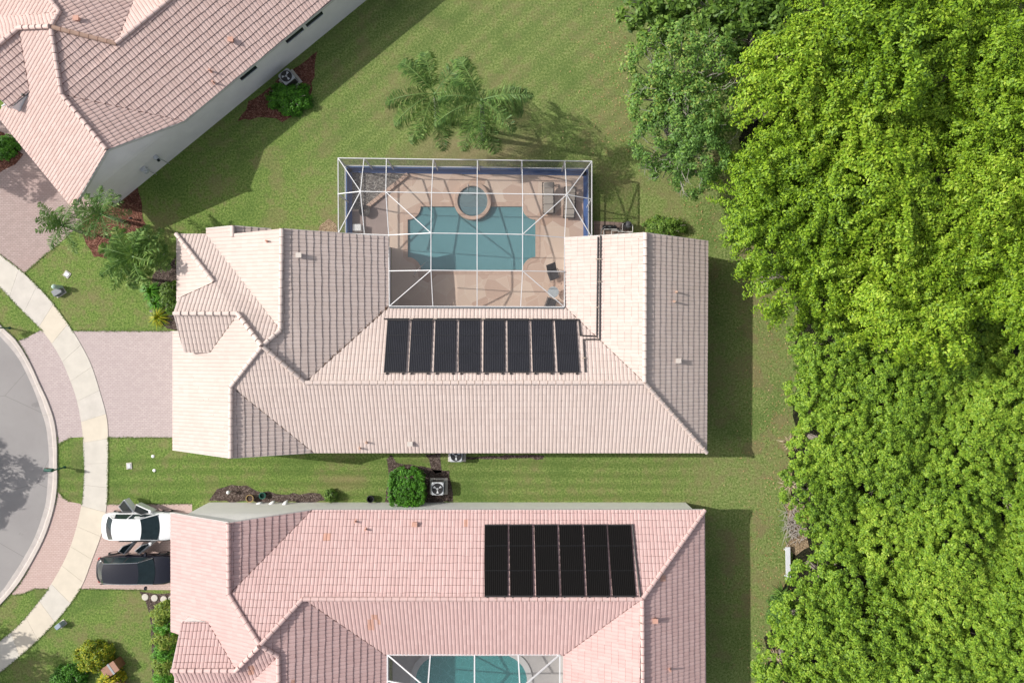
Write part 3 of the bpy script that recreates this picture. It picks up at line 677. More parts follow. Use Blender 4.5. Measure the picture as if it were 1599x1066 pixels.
roofpipe('a', [(600,499),(750,499),(903.5,500),(906,525),(932.5,526),(933.5,450),(934.5,370)], .045, 'black supply pipe, inner one of the pair on the cream right wing', [(643,499),(680,499),(755,499),(829,499),(880,500),(933.5,405),(933.5,480)])
roofpipe('a', [(913.5,582),(910.5,531),(937,530.5),(937.5,450),(938.5,368)], .045, 'black return pipe, outer one of the pair on the right wing', [(911,560),(937.5,440),(937.5,405)])
roofpipe('b', [(757,933),(870,934.5),(1000,934.5),(992,870),(987,818)], .05, 'black pipe along the foot of the jet black mats and up their right side', [(775,933),(832,934),(888,934),(945,934.5)], PIPE)
roofpipe('b', [(1003,940),(1002,1000),(1001,1080)], .05, 'black pipe running down beside the right ridge of the pink roof', [(1002,970)], PIPE)

# antenna mast lying over the rose roof
q0, q1 = onroof('c', 36, 148, .05)[0], onroof('c', 10, 166, .25)[0]
if q0 is not None and q1 is not None:
    root = thing('antenna_mast', 'grey metal mast leaning over the rose roof by its top left', 'antenna', tuple(q0), world=True)
    mb = MB(); mb.tube([q0, q1], .05, 8); mb.build('mast', LGREY, root); mb = MB(); mb.rbox(q0-Vector((0,0,.1)), (.14,.14,.16), .6, 0, .04); mb.build('bracket', DFRAME, root)

# ------------------------------------------------------------ pool court of the cream house
def fill_hole(outer, holes, z, up=True):
    bm = bmesh.new(); es = []
    for lp in [outer]+holes:
        vs = [bm.verts.new((x, y, z)) for x, y in lp]
        es += [bm.edges.new((vs[i], vs[(i+1) % len(vs)])) for i in range(len(vs))]
    bmesh.ops.triangle_fill(bm, use_beauty=True, use_dissolve=False, edges=es)
    bm.verts.index_update(); bmesh.ops.recalc_face_normals(bm, faces=bm.faces[:])
    out = ([tuple(v.co) for v in bm.verts], [tuple(v.index for v in (f.verts if f.normal.z > 0 else reversed(f.verts))) for f in bm.faces]); bm.free(); return out
x0, x1, y1_, y0_ = -6.71, 1.51, 8.67, 4.58; rn = .84
def arc(cx, cy, r, a0, a1, n=10): return [(cx+r*math.cos(R(a0+(a1-a0)*k/n)), cy+r*math.sin(R(a0+(a1-a0)*k/n))) for k in range(n+1)]
def pool_loop(g=0):
    r = rn-g
    return (arc(x0-g, y0_-g, r+g*1.0, 90, 0) + arc(x1+g, y0_-g, r+g, 180, 90) + arc(x1+g, y1_+g, r+g, 270, 180) + arc(x0-g, y1_+g, r+g, 0, -90))
def pool_loop2(g):
    # coping outer outline: offset outward by g
    r = rn-g
    return (arc(x0, y0_, r, 90, 0)[:0] + [(x0-g, y0_+rn)]+arc(x0, y0_, r, 90, 0)+[(x0+rn, y0_-g)] + [(x1-rn, y0_-g)]+arc(x1, y0_, r, 180, 90)+[(x1+g, y0_+rn)] + [(x1+g, y1_-rn)]+arc(x1, y1_, r, 270, 180)+[(x1-rn, y1_+g)] + [(x0+rn, y1_+g)]+arc(x0, y1_, r, 0, -90)+[(x0-g, y1_-rn)])
PL = pool_loop(0); ZD = .10
vs, fs = fill_hole(DECK, [pool_loop2(.28)], ZD)
mb = MB(); mb.faces(vs, fs)
for i in range(len(DECK)):
    (ax, ay), (bx, by) = DECK[i], DECK[(i+1)%len(DECK)]; mb.poly([(ax,ay,-.05),(bx,by,-.05),(bx,by,ZD),(ax,ay,ZD)])
struct(mb.build('pool_deck', FLAG))
pool = thing('swimming_pool', 'teal rectangular pool with scalloped corners inside the white screen cage', 'swimming pool', (-2.6,6.6,0), world=True)
vs, fs = fill_hole(pool_loop2(.28), [PL], ZD+.02); mb = MB(); mb.faces(vs, fs)
lp = pool_loop2(.28)
for L_, zz in ((lp, 0), (PL, -.1)):
    for i in range(len(L_)): a_, b_ = L_[i], L_[(i+1)%len(L_)]; mb.poly([(*a_,zz),(*b_,zz),(*b_,ZD+.02),(*a_,ZD+.02)])
mb.build('coping', COPE, pool)
mb = MB()
for i in range(len(PL)):
    a_, b_ = PL[i], PL[(i+1)%len(PL)]; mb.poly([(*a_,-1.5),(*b_,-1.5),(*b_,.0),(*a_,.0)])
mb.prism(PL, -1.5, -1.5); mb.build('basin', PLASTER, pool)
mb = MB()
for cx_, cy_, a0_, a1_, rad in ((x0, y0_, 90, 0, 1.9),(x1, y0_, 180, 90, 1.35)):
    for k, zz in ((0, -.28), (1, -.6)):
        rr_ = rad-k*.0+(.42*k); mb.prism(arc(cx_, cy_, rr_, a0_, a1_)+[(cx_, cy_)], -1.49, zz-.0)
mb.build('steps', PLASTER, pool)
mb = MB(); mb.prism(PL, 0, 0); mb.build('water', WATER, pool)
sp = P(738, 314, .3); spa = thing('spa', 'round raised spa with brick coping at the top edge of the teal pool', 'spa', (sp.x, sp.y, 0), world=True)
mb = MB(); mb.lathe((sp.x,sp.y,0), [(1.20,-1.49),(1.20,.30),(1.18,.33),(.98,.33),(.96,.30),(.96,-.3)], 40, cap=False); mb.build('coping', COPE, spa)
mb = MB(); mb.lathe((sp.x,sp.y,0), [(.96,.25),(.96,-.1),(.70,-.12),(.68,-.55),(.01,-.56)], 40, cap=False); mb.build('basin', PLASTER, spa)
mb = MB(); mb.lathe((sp.x,sp.y,0), [(.96,.22),(.001,.22)], 40, cap=False); mb.build('water', SPAW, spa)
mb = MB(); mb.tube([(sp.x-.25,sp.y+.95,.33),(sp.x-.25,sp.y+.95,.8),(sp.x-.25,sp.y+.6,.85),(sp.x-.25,sp.y+.45,.4)], .03, 8); mb.build('grab_rail', STEEL, spa)
hr = thing('pool_handrail', 'curved steel handrail over the pool steps at its lower left corner', 'handrail', tuple(P(652,430,.1)), world=True)
a_ = P(648,433,.1); b_ = P(668,408,.1); mb = MB()
mb.tube([a_, a_+Vector((0,0,.8)), a_.lerp(b_,.15)+Vector((0,0,.95)), a_.lerp(b_,.5)+Vector((0,0,.9)), a_.lerp(b_,.9)+Vector((0,0,.4)), b_+Vector((0,0,-.3))], .025, 8); mb.build('rail', STEEL, hr, True)

def cage():
    root = thing('screen_cage', 'white framed insect screen cage over the teal pool, with blue kick panels', 'pool enclosure', (-2.8, 6.6, .1), world=True)
    zt, zm, zc = 2.7, 3.35, 3.95
    def n_(x, y, z): return P(x, y, z)
    top = {k: n_(x, 247+(x-528)*.0126, zt) for k, x in dict(a=528,b=568.5,c=603.5,d=676.5,e=745.5,f=815,g=882,h=924).items()}
    mid = dict(b=n_(563,299,zm), c=n_(602.5,300,zm), d=n_(674,301,zm), e=n_(745,302,zm), f=n_(816,303,zm), g=n_(885,304,zm))
    low = dict(a=n_(528.5,364,zt), b=n_(569,364,zt+.1), c=n_(607,367,zt+.25), d=n_(673,364,zc), e=n_(745,365,zc), f=n_(816,366,zc), g=n_(881.5,371,zt+.25), h=n_(924,370.5,zt))
    lo2 = dict(c=n_(608,423,3.2), d=n_(673,422,zc), e=n_(745,422.5,zc), f=n_(816,423,zc), g=n_(880,424,3.2))
    bot = dict(c=n_(608,478,3.12), d=n_(676,478,3.12), e=n_(745,478,3.12), f=n_(813,478.5,3.12), g=n_(881,479,3.12))
    wl = n_(528,303,zt); wr = n_(924,311,zt)
    B = []
    ks = 'abcdefgh'
    B += [(top['a'], top['h']), (top['a'], low['a']), (top['h'], low['h']), (low['a'], low['c']), (low['g'], low['h'])]
    B += [(mid['b'], mid['c']),(mid['c'], mid['d']),(mid['d'], mid['e']),(mid['e'], mid['f']),(mid['f'], mid['g'])]
    B += [(top[k], mid[k]) for k in 'bcdefg'] + [(top['a'], mid['b']), (top['h'], mid['g']), (low['a'], mid['b']), (low['h'], mid['g']), (wl, mid['b']), (wr, mid['g'])]
    B += [(mid[k], low[k]) for k in 'bcdefg'] + [(low[k], lo2[k]) for k in 'def'] + [(lo2[k], bot[k]) for k in 'def']
    B += [(low['c'], low['d']), (low['d'], low['e']), (low['e'], low['f']), (low['f'], low['g']), (lo2['c'], lo2['d']), (lo2['d'], lo2['e']), (lo2['e'], lo2['f']), (lo2['f'], lo2['g'])]
    B += [(mid['c'], low['d']), (mid['g'], low['f']), (bot['c'], lo2['d']), (bot['g'], lo2['f'])]
    B += [(bot['c'], bot['g']), (low['c'], bot['c']), (low['g'], bot['g'])]
    for a, b in B:
        mb = MB(); mb.beam(a, b, .043, .08); mb.build('roof_beam', FRAMEM, root)
    posts = [top[k] for k in ks]+[wl, wr, low['a'], low['h'], top['a'].lerp(top['h'], 0)]
    for p in posts[:-1]:
        mb = MB(); mb.box(p.x-.04, p.x+.04, p.y-.04, p.y+.04, ZD, p.z-.05); mb.build('post', FRAMEM, root)
    runs = [(top['a'], top['h']), (top['a'], low['a']), (top['h'], low['h'])]
    for a, b in runs:
        for z in (.95,):
            mb = MB(); mb.beam((a.x,a.y,z), (b.x,b.y,z), .05, .06); mb.build('chair_rail', FRAMEM, root)
        mb = MB(); mb.beam((a.x,a.y,.40), (b.x,b.y,.40), .05, .56); mb.build('kick_panel', BLUE, root)
        dd = Vector((-2.8,8,0))-(a+b)/2; dd.z = 0
        mb = MB(); s = Vector((0,-1,0)) if abs(a.y-b.y) < 1 else Vector((1 if a.x < 0 else -1, 0, 0))
        mb.beam(Vector((a.x,a.y,.14))+s*.13, Vector((b.x,b.y,.14))+s*.13, .22, .05); mb.build('sill', BLUE, root)
    mb = MB()
    def F_(*p): mb.poly([q+Vector((0,0,.0)) for q in p])
    F_(top['a'], top['b'], mid['b']); F_(top['a'], mid['b'], wl); F_(wl, mid['b'], low['a']); F_(low['a'], mid['b'], low['b'])
    for a, b in ('bc','cd','de','ef','fg'): F_(top[a], top[b], mid[b], mid[a])
    F_(top['g'], top['h'], mid['g']); F_(top['h'], wr, mid['g']); F_(wr, low['h'], mid['g']); F_(low['h'], low['g'], mid['g'])
    F_(mid['b'], mid['c'], low['c'], low['b'])
    F_(mid['c'], mid['d'], low['d']); F_(mid['c'], low['d'], low['c'])
    F_(mid['d'], mid['e'], low['e'], low['d']); F_(mid['e'], mid['f'], low['f'], low['e']); F_(mid['f'], mid['g'], low['f']); F_(mid['g'], low['g'], low['f'])
    for a, b in ('cd','de','ef','fg'):
        F_(low[a], low[b], lo2[b], lo2[a])
    F_(lo2['c'], lo2['d'], bot['c']); F_(lo2['d'], bot['d'], bot['c']); F_(lo2['d'], lo2['e'], bot['e'], bot['d']); F_(lo2['e'], lo2['f'], bot['f'], bot['e']); F_(lo2['f'], lo2['g'], bot['g']); F_(lo2['f'], bot['g'], bot['f'])
    mb.build('roof_screen', SCREEN, root)
    mb = MB()
    for a, b in runs:
        mb.poly([(a.x,a.y,.7),(b.x,b.y,.7),(b.x,b.y,b.z),(a.x,a.y,a.z)])
    mb.build('wall_screen', SCREEN, root)
    mb = MB(); p = bot['c']; q = bot['g']; mb.beam(p-Vector((0,.06,.05)), q-Vector((0,.06,.05)), .12, .1); mb.build('gutter', DARKG, root)
cage()
# gravel corner with timber border
sheet('gravel_bed', wob(PX([(541,268),(632,272),(568,327),(541,327)], .1), .03, .5, 31), ZD+.006, GRAV)
tb = thing('brick_border', 'low brick border cutting diagonally across the top left of the pool court', 'border', tuple(P(600,300,.1)), world=True)
mb = MB()
p0, p1 = P(566,329,.18), P(637,272,.18); d = (p1-p0)
for k in range(16): mb.beam(p0+d*(k/16), p0+d*((k+.93)/16), .24, .14)
mb.build('brick_course', COPE, tb, bevel=.01)
# left bay: plain slab, the house shade put into its darker colour
sheet('patio_shade_slab', PX([(569,330),(606,301),(606,372),(541,372),(541,330)], .1), ZD+.004, simple('shade darkened patio concrete', (.33,.26,.235), .85, .08, 2))

# ------------------------------------------------------------ pool court of the pink house
sheet('pool_deck', [(-7.7,-28.2),(3.5,-28.2),(3.5,-18.6),(-7.7,-18.6)], -.02, DECKG)
def ellip(cx, cy, rx, ry, n=40, pw=.75): return [(cx+rx*math.copysign(abs(math.cos(t))**pw, math.cos(t)), cy+ry*math.copysign(abs(math.sin(t))**pw, math.sin(t))) for t in [2*math.pi*k/n for k in range(n)]]
c0 = P(736, 1050, 0); pl2 = ellip(c0.x, c0.y-.8, 3.6, 2.25); pl2o = ellip(c0.x, c0.y-.8, 3.95, 2.6)
pb = thing('swimming_pool', 'rounded turquoise pool between the wings of the pink house', 'swimming pool', (c0.x, c0.y, 0), world=True)
vs, fs = fill_hole(pl2o, [pl2], .06); mb = MB(); mb.faces(vs, fs)
for i in range(len(pl2o)): a_, b_ = pl2o[i], pl2o[(i+1)%len(pl2o)]; mb.poly([(*a_,-.02),(*b_,-.02),(*b_,.06),(*a_,.06)])
mb.build('coping', simple('pale grey coping', (.52,.51,.5), .8, .05), pb)
mb = MB(); mb.prism([(x,y) for x, y in pl2], .012, .012); mb.build('basin', PLASTER_CAUSTIC, pb)
mb = MB(); mb.prism(pl2, .045, .045); mb.build('water', water_mat('turquoise water', (.55,.9,.88), (.13,.56,.56)), pb)
cg = thing('screen_cage', 'grey-white screen cage over the turquoise pool at the bottom edge', 'pool enclosure', (c0.x, c0.y, .1), world=True)
c1, c2, c3 = P(605,1021,3.05), P(874,1021,3.05), None
nodes = [P(x,1021,3.05) for x in (605,672,741,809,874)]
pk = [P(668,1075,3.9), P(741,1075,3.9), P(812,1075,3.9)]
far = [Vector((c1.x,-25,3.05)), Vector((c2.x,-25,3.05))]
for a, b in [(nodes[0],nodes[4]),(nodes[0],pk[0]),(nodes[1],pk[0]),(nodes[2],pk[1]),(nodes[3],pk[2]),(nodes[4],pk[2]),(pk[0],pk[1]),(pk[1],pk[2]),(nodes[0],far[0]),(nodes[4],far[1]),(far[0],far[1]),(far[0],pk[0]),(far[1],pk[2])]+[(P(605,1062,3.05),pk[0])]:
    mb = MB(); mb.beam(a, b, .075, .1); mb.build('roof_beam', FRAMEM, cg)
mb = MB()
for f_ in ([nodes[0],nodes[1],pk[0]],[nodes[1],nodes[2],pk[1],pk[0]],[nodes[2],nodes[3],pk[2],pk[1]],[nodes[3],nodes[4],pk[2]],[nodes[0],pk[0],far[0]],[nodes[4],far[1],pk[2]],[pk[0],pk[2],far[1],far[0]]): mb.poly(f_)
mb.build('roof_screen', SCREEN, cg)

# ------------------------------------------------------------ patio furniture
def lounger(px, py, rz, label):
    r = thing('sun_lounger', label, 'sun lounger', tuple(P(px, py, .1)), rz, 'sun loungers in the pool court')
    mb = MB()
    for s in (-1, 1): mb.beam((s*.36,-1.0,.30), (s*.36,1.0,.30), .05, .06)
    for y in (-.98, .98): mb.beam((-.36,y,.30), (.36,y,.30), .05, .06)
    for y in np.linspace(-.8, .3, 7): mb.beam((-.34,y,.31), (.34,y,.31), .07, .02)
    mb.build('frame', DFRAME, r)
    for s in (-1, 1):
        for y in (-.85, .85): lb = MB(); lb.tube([(s*.36,y,0),(s*.36,y,.3)], .03, 8); lb.build('leg', DFRAME, r)
    mb = MB()
    for y0_c, y1_c in ((-.96,-.42),(-.40,.12)): mb.rbox((0,(y0_c+y1_c)/2,.33), (.64,y1_c-y0_c,.10), 0, 0, .04)
    mb.build('cushion', FAB, r, bevel=.01)
    M = Matrix.Translation((0,.14,.34)) @ Matrix.Rotation(R(28), 4, 'X'); mb = MB(); mb.rbox((0,.25,0), (.64,.48,.10), 0, 0, .04, M); mb.rbox((0,.70,0), (.64,.38,.12), 0, 0, .05, M); mb.build('back_cushion', FAB, r)
    return r
lounger(856, 311, R(1), 'left beige sun lounger, standing clear of the cage wall')
lounger(889, 318, R(-2), 'right beige sun lounger, next to the right cage wall')
def patio_chair(px, py, rz, label):
    r = thing('patio_chair', label, 'chair', tuple(P(px, py, .1)), rz, 'dark patio chairs by the glass table')
    mb = MB(); mb.rbox((0,0,.38), (.62,.60,.07), 0, 0, .05); mb.build('seat', DFAB, r)
    M = Matrix.Translation((0,.30,.42)) @ Matrix.Rotation(R(-28), 4, 'X'); mb = MB(); mb.rbox((0,.03,0), (.62,.06,.72), 0, 0, .02, M); mb.build('backrest', DFAB, r)
    for s in (-1, 1):
        mb = MB(); mb.tube([(s*.34,-.28,.0),(s*.35,-.30,.62),(s*.35,.30,.62)], .022, 6); mb.build('armrest', DFRAME, r)
        mb = MB(); mb.tube([(s*.33,.30,.0),(s*.33,.30,.4)], .022, 6); mb.build('leg', DFRAME, r)
    return r
patio_chair(864, 430, R(20), 'charcoal sling patio chair above the small round table')
patio_chair(860, 474, R(160), 'charcoal sling patio chair below the small round table, near the roof edge')
r = thing('round_table', 'small round glass topped patio table between the two charcoal chairs', 'table', tuple(P(863,457,.1)))
mb = MB(); mb.lathe((0,0,.60), [(.33,0),(.35,.01),(.35,.025),(.33,.03)], 28); mb.build('tabletop', simple('frosted glass', (.38,.42,.44), .15, .1), r)
mb = MB(); mb.lathe((0,0,0), [(.22,0),(.20,.03),(.03,.06),(.03,.6)], 16); mb.build('pedestal', DFRAME, r)
mb = MB(); mb.rbox((0,0,0), (.52,.42,.5), 0, 0, .03); mb.box(-.25,.25,-.01,.01,.5,.512)
o = mb.build('storage_box', WHITE); o.location = P(560,357,.1); tag(o, 'small white storage box by the roof edge in the left bay of the pool court', 'box')
r = thing('fire_bowl', 'dark round bowl standing on the plain left part of the pool court', 'bowl', tuple(P(571,331,.1)))
mb = MB(); mb.lathe((0,0,0), [(.16,0),(.20,.04),(.36,.30),(.38,.36),(.34,.36),(.15,.16),(.01,.14)], 24); mb.build('bowl', DFRAME, r)

mb = MB(); mb.rbox((0,0,0), (1.35,.55,.03), 0, 0, .02); o = mb.build('door_mat', simple('dark mat', (.035,.045,.08), .9, .2)); o.location = P(738,266,.105); tag(o, 'dark blue mat on the deck behind the spa', 'mat')
# ------------------------------------------------------------ pool equipment
def equip():
    WP = simple('white pvc pipe', (.6,.58,.55), .5, .05)
    r = thing('pool_equipment', 'black pool pump and filter with white pipes at the top end of the right wing', 'pool equipment', tuple(P(970,357,0)), world=True)
    q = P(978,354,0); mb = MB(); mb.lathe(q, [(.25,0),(.25,.7),(.20,.82),(.06,.86),(.06,.95)], 18); mb.build('filter', simple('dark grey tank', (.06,.06,.065), .4, .1), r)
    q = P(950,356,0); mb = MB(); mb.tube([q+Vector((-.4,0,.2)), q+Vector((.25,0,.2))], .15, 12); mb.lathe(q+Vector((.35,0,0)), [(.12,0),(.12,.4),(.1,.45)], 12); mb.build('pump', BLACK, r)
    for pts in ([(938,366),(940,357),(945,354),(955,354)], [(943,366),(943,358),(965,358)], [(955,366),(955,360),(972,360),(972,350),(985,350)], [(965,362),(988,362),(988,352),(978,348)]):
        mb = MB(); mb.tube([P(x,y,.75) for x, y in pts], .03, 6); mb.build('pipe', WP if pts[0][0] != 938 else GREY, r)
    for x, y in ((947,354),(955,354),(965,358),(975,350),(984,352)):
        mb = MB(); mb.rbox(P(x,y,.72), (.14,.10,.14), 0, 0, .02); mb.build('valve', BLACK, r)
equip()

# ------------------------------------------------------------ air conditioners
def ac(loc, rz, label, body=GREY):
    r = thing('air_conditioner', label, 'air conditioner', loc, rz, 'outdoor air conditioner units')
    mb = MB(); mb.rbox((0,0,.06), (.82,.82,.78), 0, 0, .08); mb.build('cabinet', body, r)
    mb = MB()
    for k in range(14):
        z = .14+k*.047
        for s in (-1, 1): mb.box(-.34,.34,s*.415-.008,s*.415+.008,z,z+.022); mb.box(s*.415-.008,s*.415+.008,-.34,.34,z,z+.022)
    mb.build('louvre', DFRAME, r)
    mb = MB(); mb.lathe((0,0,.842), [(.36,0),(.36,.012),(.33,.012)], 28); mb.lathe((0,0,.838), [(.33,.006),(.001,.006)], 28, cap=False); mb.build('fan_well', BLACK, r)
    mb = MB()
    for k in range(3):
        t = 2*math.pi*k/3+.4; vs = []
        for rr_, w_ in ((.07,.25),(.20,.42),(.30,.40)): 
            for s in (-1, 1): vs.append((rr_*math.cos(t+s*w_), rr_*math.sin(t+s*w_), .858+s*.012))
        mb.faces(vs, [(0,1,3,2),(2,3,5,4)])
    mb.build('fan_blade', LGREY, r); mb = MB(); mb.lathe((0,0,.85), [(.07,0),(.07,.03),(.01,.035)], 12); mb.build('hub', GREY, r)
    mb = MB()
    for rr_ in (.10,.16,.22,.28,.34): mb.lathe((0,0,.875), [(rr_,0),(rr_+.006,.004)], 28, cap=False)
    mb.build('grille', DFRAME, r)
    mb = MB(); mb.rbox((0,0,0), (1.15,1.05,.06), 0, 0, .02); mb.build('pad', CONC, r)
    return r
ac(P(683,763,.85)-Vector((0,0,.85)), 0, 'grey air conditioner with black fan beside the clipped square bush', LGREY)
ac(P(712,711,.85)-Vector((0,0,.85)), 0, 'pale air conditioner half hidden under the lower eave of the cream roof', LGREY)
ac(P(447,119,.85)-Vector((0,0,.85)), R(39), 'dark grey air conditioner against the wall of the diagonal rose house', GREY)

# ------------------------------------------------------------ cars
def car_paint(name, col, rough=.25):
    m, t, b = _mat(name); b.inputs['Base Color'].default_value = (*col, 1); b.inputs['Roughness'].default_value = rough; b.inputs['Coat Weight'].default_value = .4; b.inputs['Coat Roughness'].default_value = .05
    n = noise(t, 6, 3); t.links.new(ramp(t, n, [(.3, tuple(c*.94 for c in col)), (.7, col)]), b.inputs['Base Color']); return m
CWHITE = car_paint('white car paint', (.78,.79,.80)); CBLACK = car_paint('black car paint', (.009,.009,.016), .12)
CGLASS = simple('car glass', (.02,.035,.04), .05, .3); INTER = simple('car interior', (.03,.028,.03), .8, .3); DOORG = simple('door trim grey', (.35,.35,.36), .6, .05)
def car(L, Wd, Ht, paint, label, loc, suv=False, doors=True):
    """nose toward +x, rear bumper at x=0"""
    r = thing('parked_car', label, 'car', loc, 0, 'cars parked on the pink paver drive')
    hw = Wd/2; zb = .92 if not suv else 1.0; zh = .90 if not suv else .98
    st = [(0,.62,.52,.80),(.06,.84,.42,.92),(.30,.95,.32,zb+.02),(.75,.99,.28,zb+.06),(1.3,1.0,.26,zb),(2.2,1.0,.26,zb-.02),(3.1,1.0,.26,zb-.02),(L-1.15,.99,.26,zh+.04),(L-.6,.96,.28,zh-.04),(L-.18,.85,.34,zh-.16),(L-.02,.60,.44,.66)]
    if suv: st[0:4] = [(0,.40,.52,.80),(.05,.62,.44,.92),(.22,.82,.34,zb+.0),(.60,.95,.30,zb+.05)]
    rings = []
    for x, wf, z0, z1 in st:
        w_ = hw*wf; rings.append([(x,-w_*.86,z0),(x,-w_*.98,z0+.10),(x,-w_,(z0+z1)/2),(x,-w_*.97,z1-.14),(x,-w_*.86,z1-.03),(x,-w_*.45,z1+.02),(x,0,z1+.03),(x,w_*.45,z1+.02),(x,w_*.86,z1-.03),(x,w_*.97,z1-.14),(x,w_,(z0+z1)/2),(x,w_*.98,z0+.10),(x,w_*.86,z0)])
    n = 13; mb = MB(); vs = [v for g in rings for v in g]
    fs = [(i*n+k, i*n+k+1, (i+1)*n+k+1, (i+1)*n+k) for i in range(len(rings)-1) for k in range(n-1)]+[((i+1)*n, (i+1)*n+n-1, i*n+n-1, i*n) for i in range(len(rings)-1)]
    fs += [tuple(range(n-1,-1,-1)), tuple(range((len(rings)-1)*n, len(rings)*n))]
    mb.faces(vs, fs); body = mb.build('body', paint, r, True, subsurf=2)
    # greenhouse
    xa, xb, xc, xd = (.42, 1.05, 2.75, 3.70) if not suv else (.22, .85, 2.95, 3.80)
    zr = Ht; wb, wt = hw*.90, hw*.68
    def arcpts(x, w_, z, bow, m_=7): return [Vector((x+bow*(1-(2*k/(m_-1)-1)**2), w_*(2*k/(m_-1)-1), z+.03*(1-(2*k/(m_-1)-1)**2))) for k in range(m_)]
    fb, ft = arcpts(xd-.12, wb*.94, zb+.01, .16), arcpts(xc, wt, zr-.02, .10)
    rb, rt = arcpts(xa+(.24 if suv else .10), wb*(.82 if suv else .90), zb+.06, -.20 if suv else -.14), arcpts(xb, wt*(.93 if suv else 1), zr-.03, -.10)
    def strip(a, b, mat, name, k0=0, k1=None, lift=.0):
        mb = MB(); m_ = len(a)
        mb.faces([p+Vector((0,0,lift)) for p in a+b], [(k, k+1, m_+k+1, m_+k) for k in range(m_-1)]); return mb.build(name, mat, r, True)
    strip(fb, ft, CGLASS, 'windshield'); strip(rt, rb, CGLASS, 'rear_window')
    mb = MB(); xs_ = np.linspace(0, 1, 7); grid = []
    for s in xs_:
        for k in range(7):
            p = rt[k].lerp(ft[k], float(s)); p.z += .055*math.sin(math.pi*s); grid.append(p)
    mb.faces(grid, [(i*7+k, i*7+k+1, (i+1)*7+k+1, (i+1)*7+k) for i in range(6) for k in range(6)]); mb.build('roof_panel', paint, r, True)
    for sd, kk in ((-1, 0), (1, 6)):
        a, b, c, d = rb[kk], rt[kk], ft[kk], fb[kk]; pill = []
        belt = lambda x: Vector((x, sd*wb*.99, zb-.01)); rf = lambda s: (rt[kk].lerp(ft[kk], s)+Vector((0,0,.055*math.sin(math.pi*s))))
        for x0w, x1w, s0, s1 in ((.95,1.95,.04,.48),(2.03,3.3,.54,.97)) if not suv else ((.6,1.25,.02,.2),(1.32,2.1,.24,.56),(2.18,3.4,.60,.97)):
            mb = MB(); o_ = Vector((0, sd*.006, 0)); mb.poly([belt(x0w)+o_, belt(x1w)+o_, rf(s1)+o_, rf(s0)+o_]); mb.build('side_window', CGLASS, r)
        mb = MB(); top_ = [rf(s) for s in (0,.25,.5,.75,1)]; bl = [belt(x) for x in (xa+.1,1.2,2.0,2.9,xd-.12)]
        mb.faces([p for p in top_+bl], [(k, k+1, 6+k, 5+k) for k in range(4)]); mb.poly([a, b, bl[0]]); mb.poly([d, c, bl[4]]); mb.build('pillars', paint if not suv else INTER, r)
        mb = MB(); pts = [rf(s)+Vector((0,sd*.02,.0)) for s in (0,.25,.5,.75,1)]; pts = [a+Vector((0,sd*.02,0))]+pts+[d+Vector((0,sd*.02,0))]
        mb.tube(pts, .022, 5); mb.build('window_trim', STEEL if suv else paint, r)
        for xw in (.85, L-.92):
            mb = MB(); mb.tube([(xw, sd*(hw-.22), .33), (xw, sd*(hw+.0), .33)], .33, 18); wl = mb.build('wheel', RUBBER, r)
            mb = MB(); mb.tube([(xw, sd*(hw-.02), .33), (xw, sd*(hw+.012), .33)], .21, 14); mb.build('rim', STEEL, wl)
        mb = MB(); mb.rbox((xd-.55, sd*(hw+.10), zb), (.16,.22,.13), 0, 0, .04); mb.build('wing_mirror', paint, r)
        mb = MB(); mb.rbox((.17, sd*hw*.70, .68), (.16,.26,.13), -sd*.35, 0, .05); mb.build('tail_light', RED, r)
        mb = MB(); mb.rbox((L-.22, sd*hw*.68, .58), (.26,.34,.13), sd*.5, 0, .05); mb.build('headlight', AMB, r)
    if doors:
        for sd in (-1, 1):
            for hx, ln, ang in ((3.22,1.12, 24 if sd > 0 else 40), (2.02,.98, 52 if sd > 0 else 50)):
                # dark panel on the body side standing in for the dim cabin
                mb = MB(); mb.box(hx-ln+.02, hx-.04, sd*(hw*1.0)-.01, sd*(hw*1.0)+.012, .34, zb-.06); mb.build('dim_cabin_panel', INTER, r)
                th = R(ang)*(-sd)
                M = Matrix.Translation((hx, sd*(hw+.02), 0)) @ Matrix.Rotation(th, 4, 'Z')
                d = thing('door', '', ''); 
                for k_ in ('label','category'): del d[k_]
                bpy.data.objects.remove(d)
                mb = MB(); mb.box(-ln, 0, -.075, .075, .32, zb-.02, 0, M); 
                dr = mb.build('door', paint if sd > 0 else DOORG, r, bevel=.025)
                mb = MB(); tl_, tr_, zt_ = -ln+.22, -.38, Ht-.1
                lean = -sd*.22
                pts = [(-ln+.03,0,zb-.02),(tl_,lean,zt_),(tr_,lean,zt_),(-.05,0,zb-.02)]
                mb.tube([M @ Vector(p) for p in pts], .03, 5); mb.build('window_frame', DOORG, dr)
                mb = MB(); mb.poly([M @ Vector(p) for p in pts]); mb.build('window_glass', CGLASS, dr)
                mb = MB(); mb.box(-ln+.1, -.15, -sd*.08-.02, -sd*.08+.02, .45, .75, 0, M); mb.build('door_trim', INTER if sd > 0 else DOORG, dr)
    return r
car(4.85, 1.84, 1.44, CWHITE, 'white sedan with all four doors standing open, nose under the pink roof', (-25.95,-11.72,.01), False, True)
car(4.95, 1.92, 1.50, CBLACK, 'shiny black car with closed doors and chrome window trim, nose under the pink roof', (-26.3,-14.45,.01), True, False)

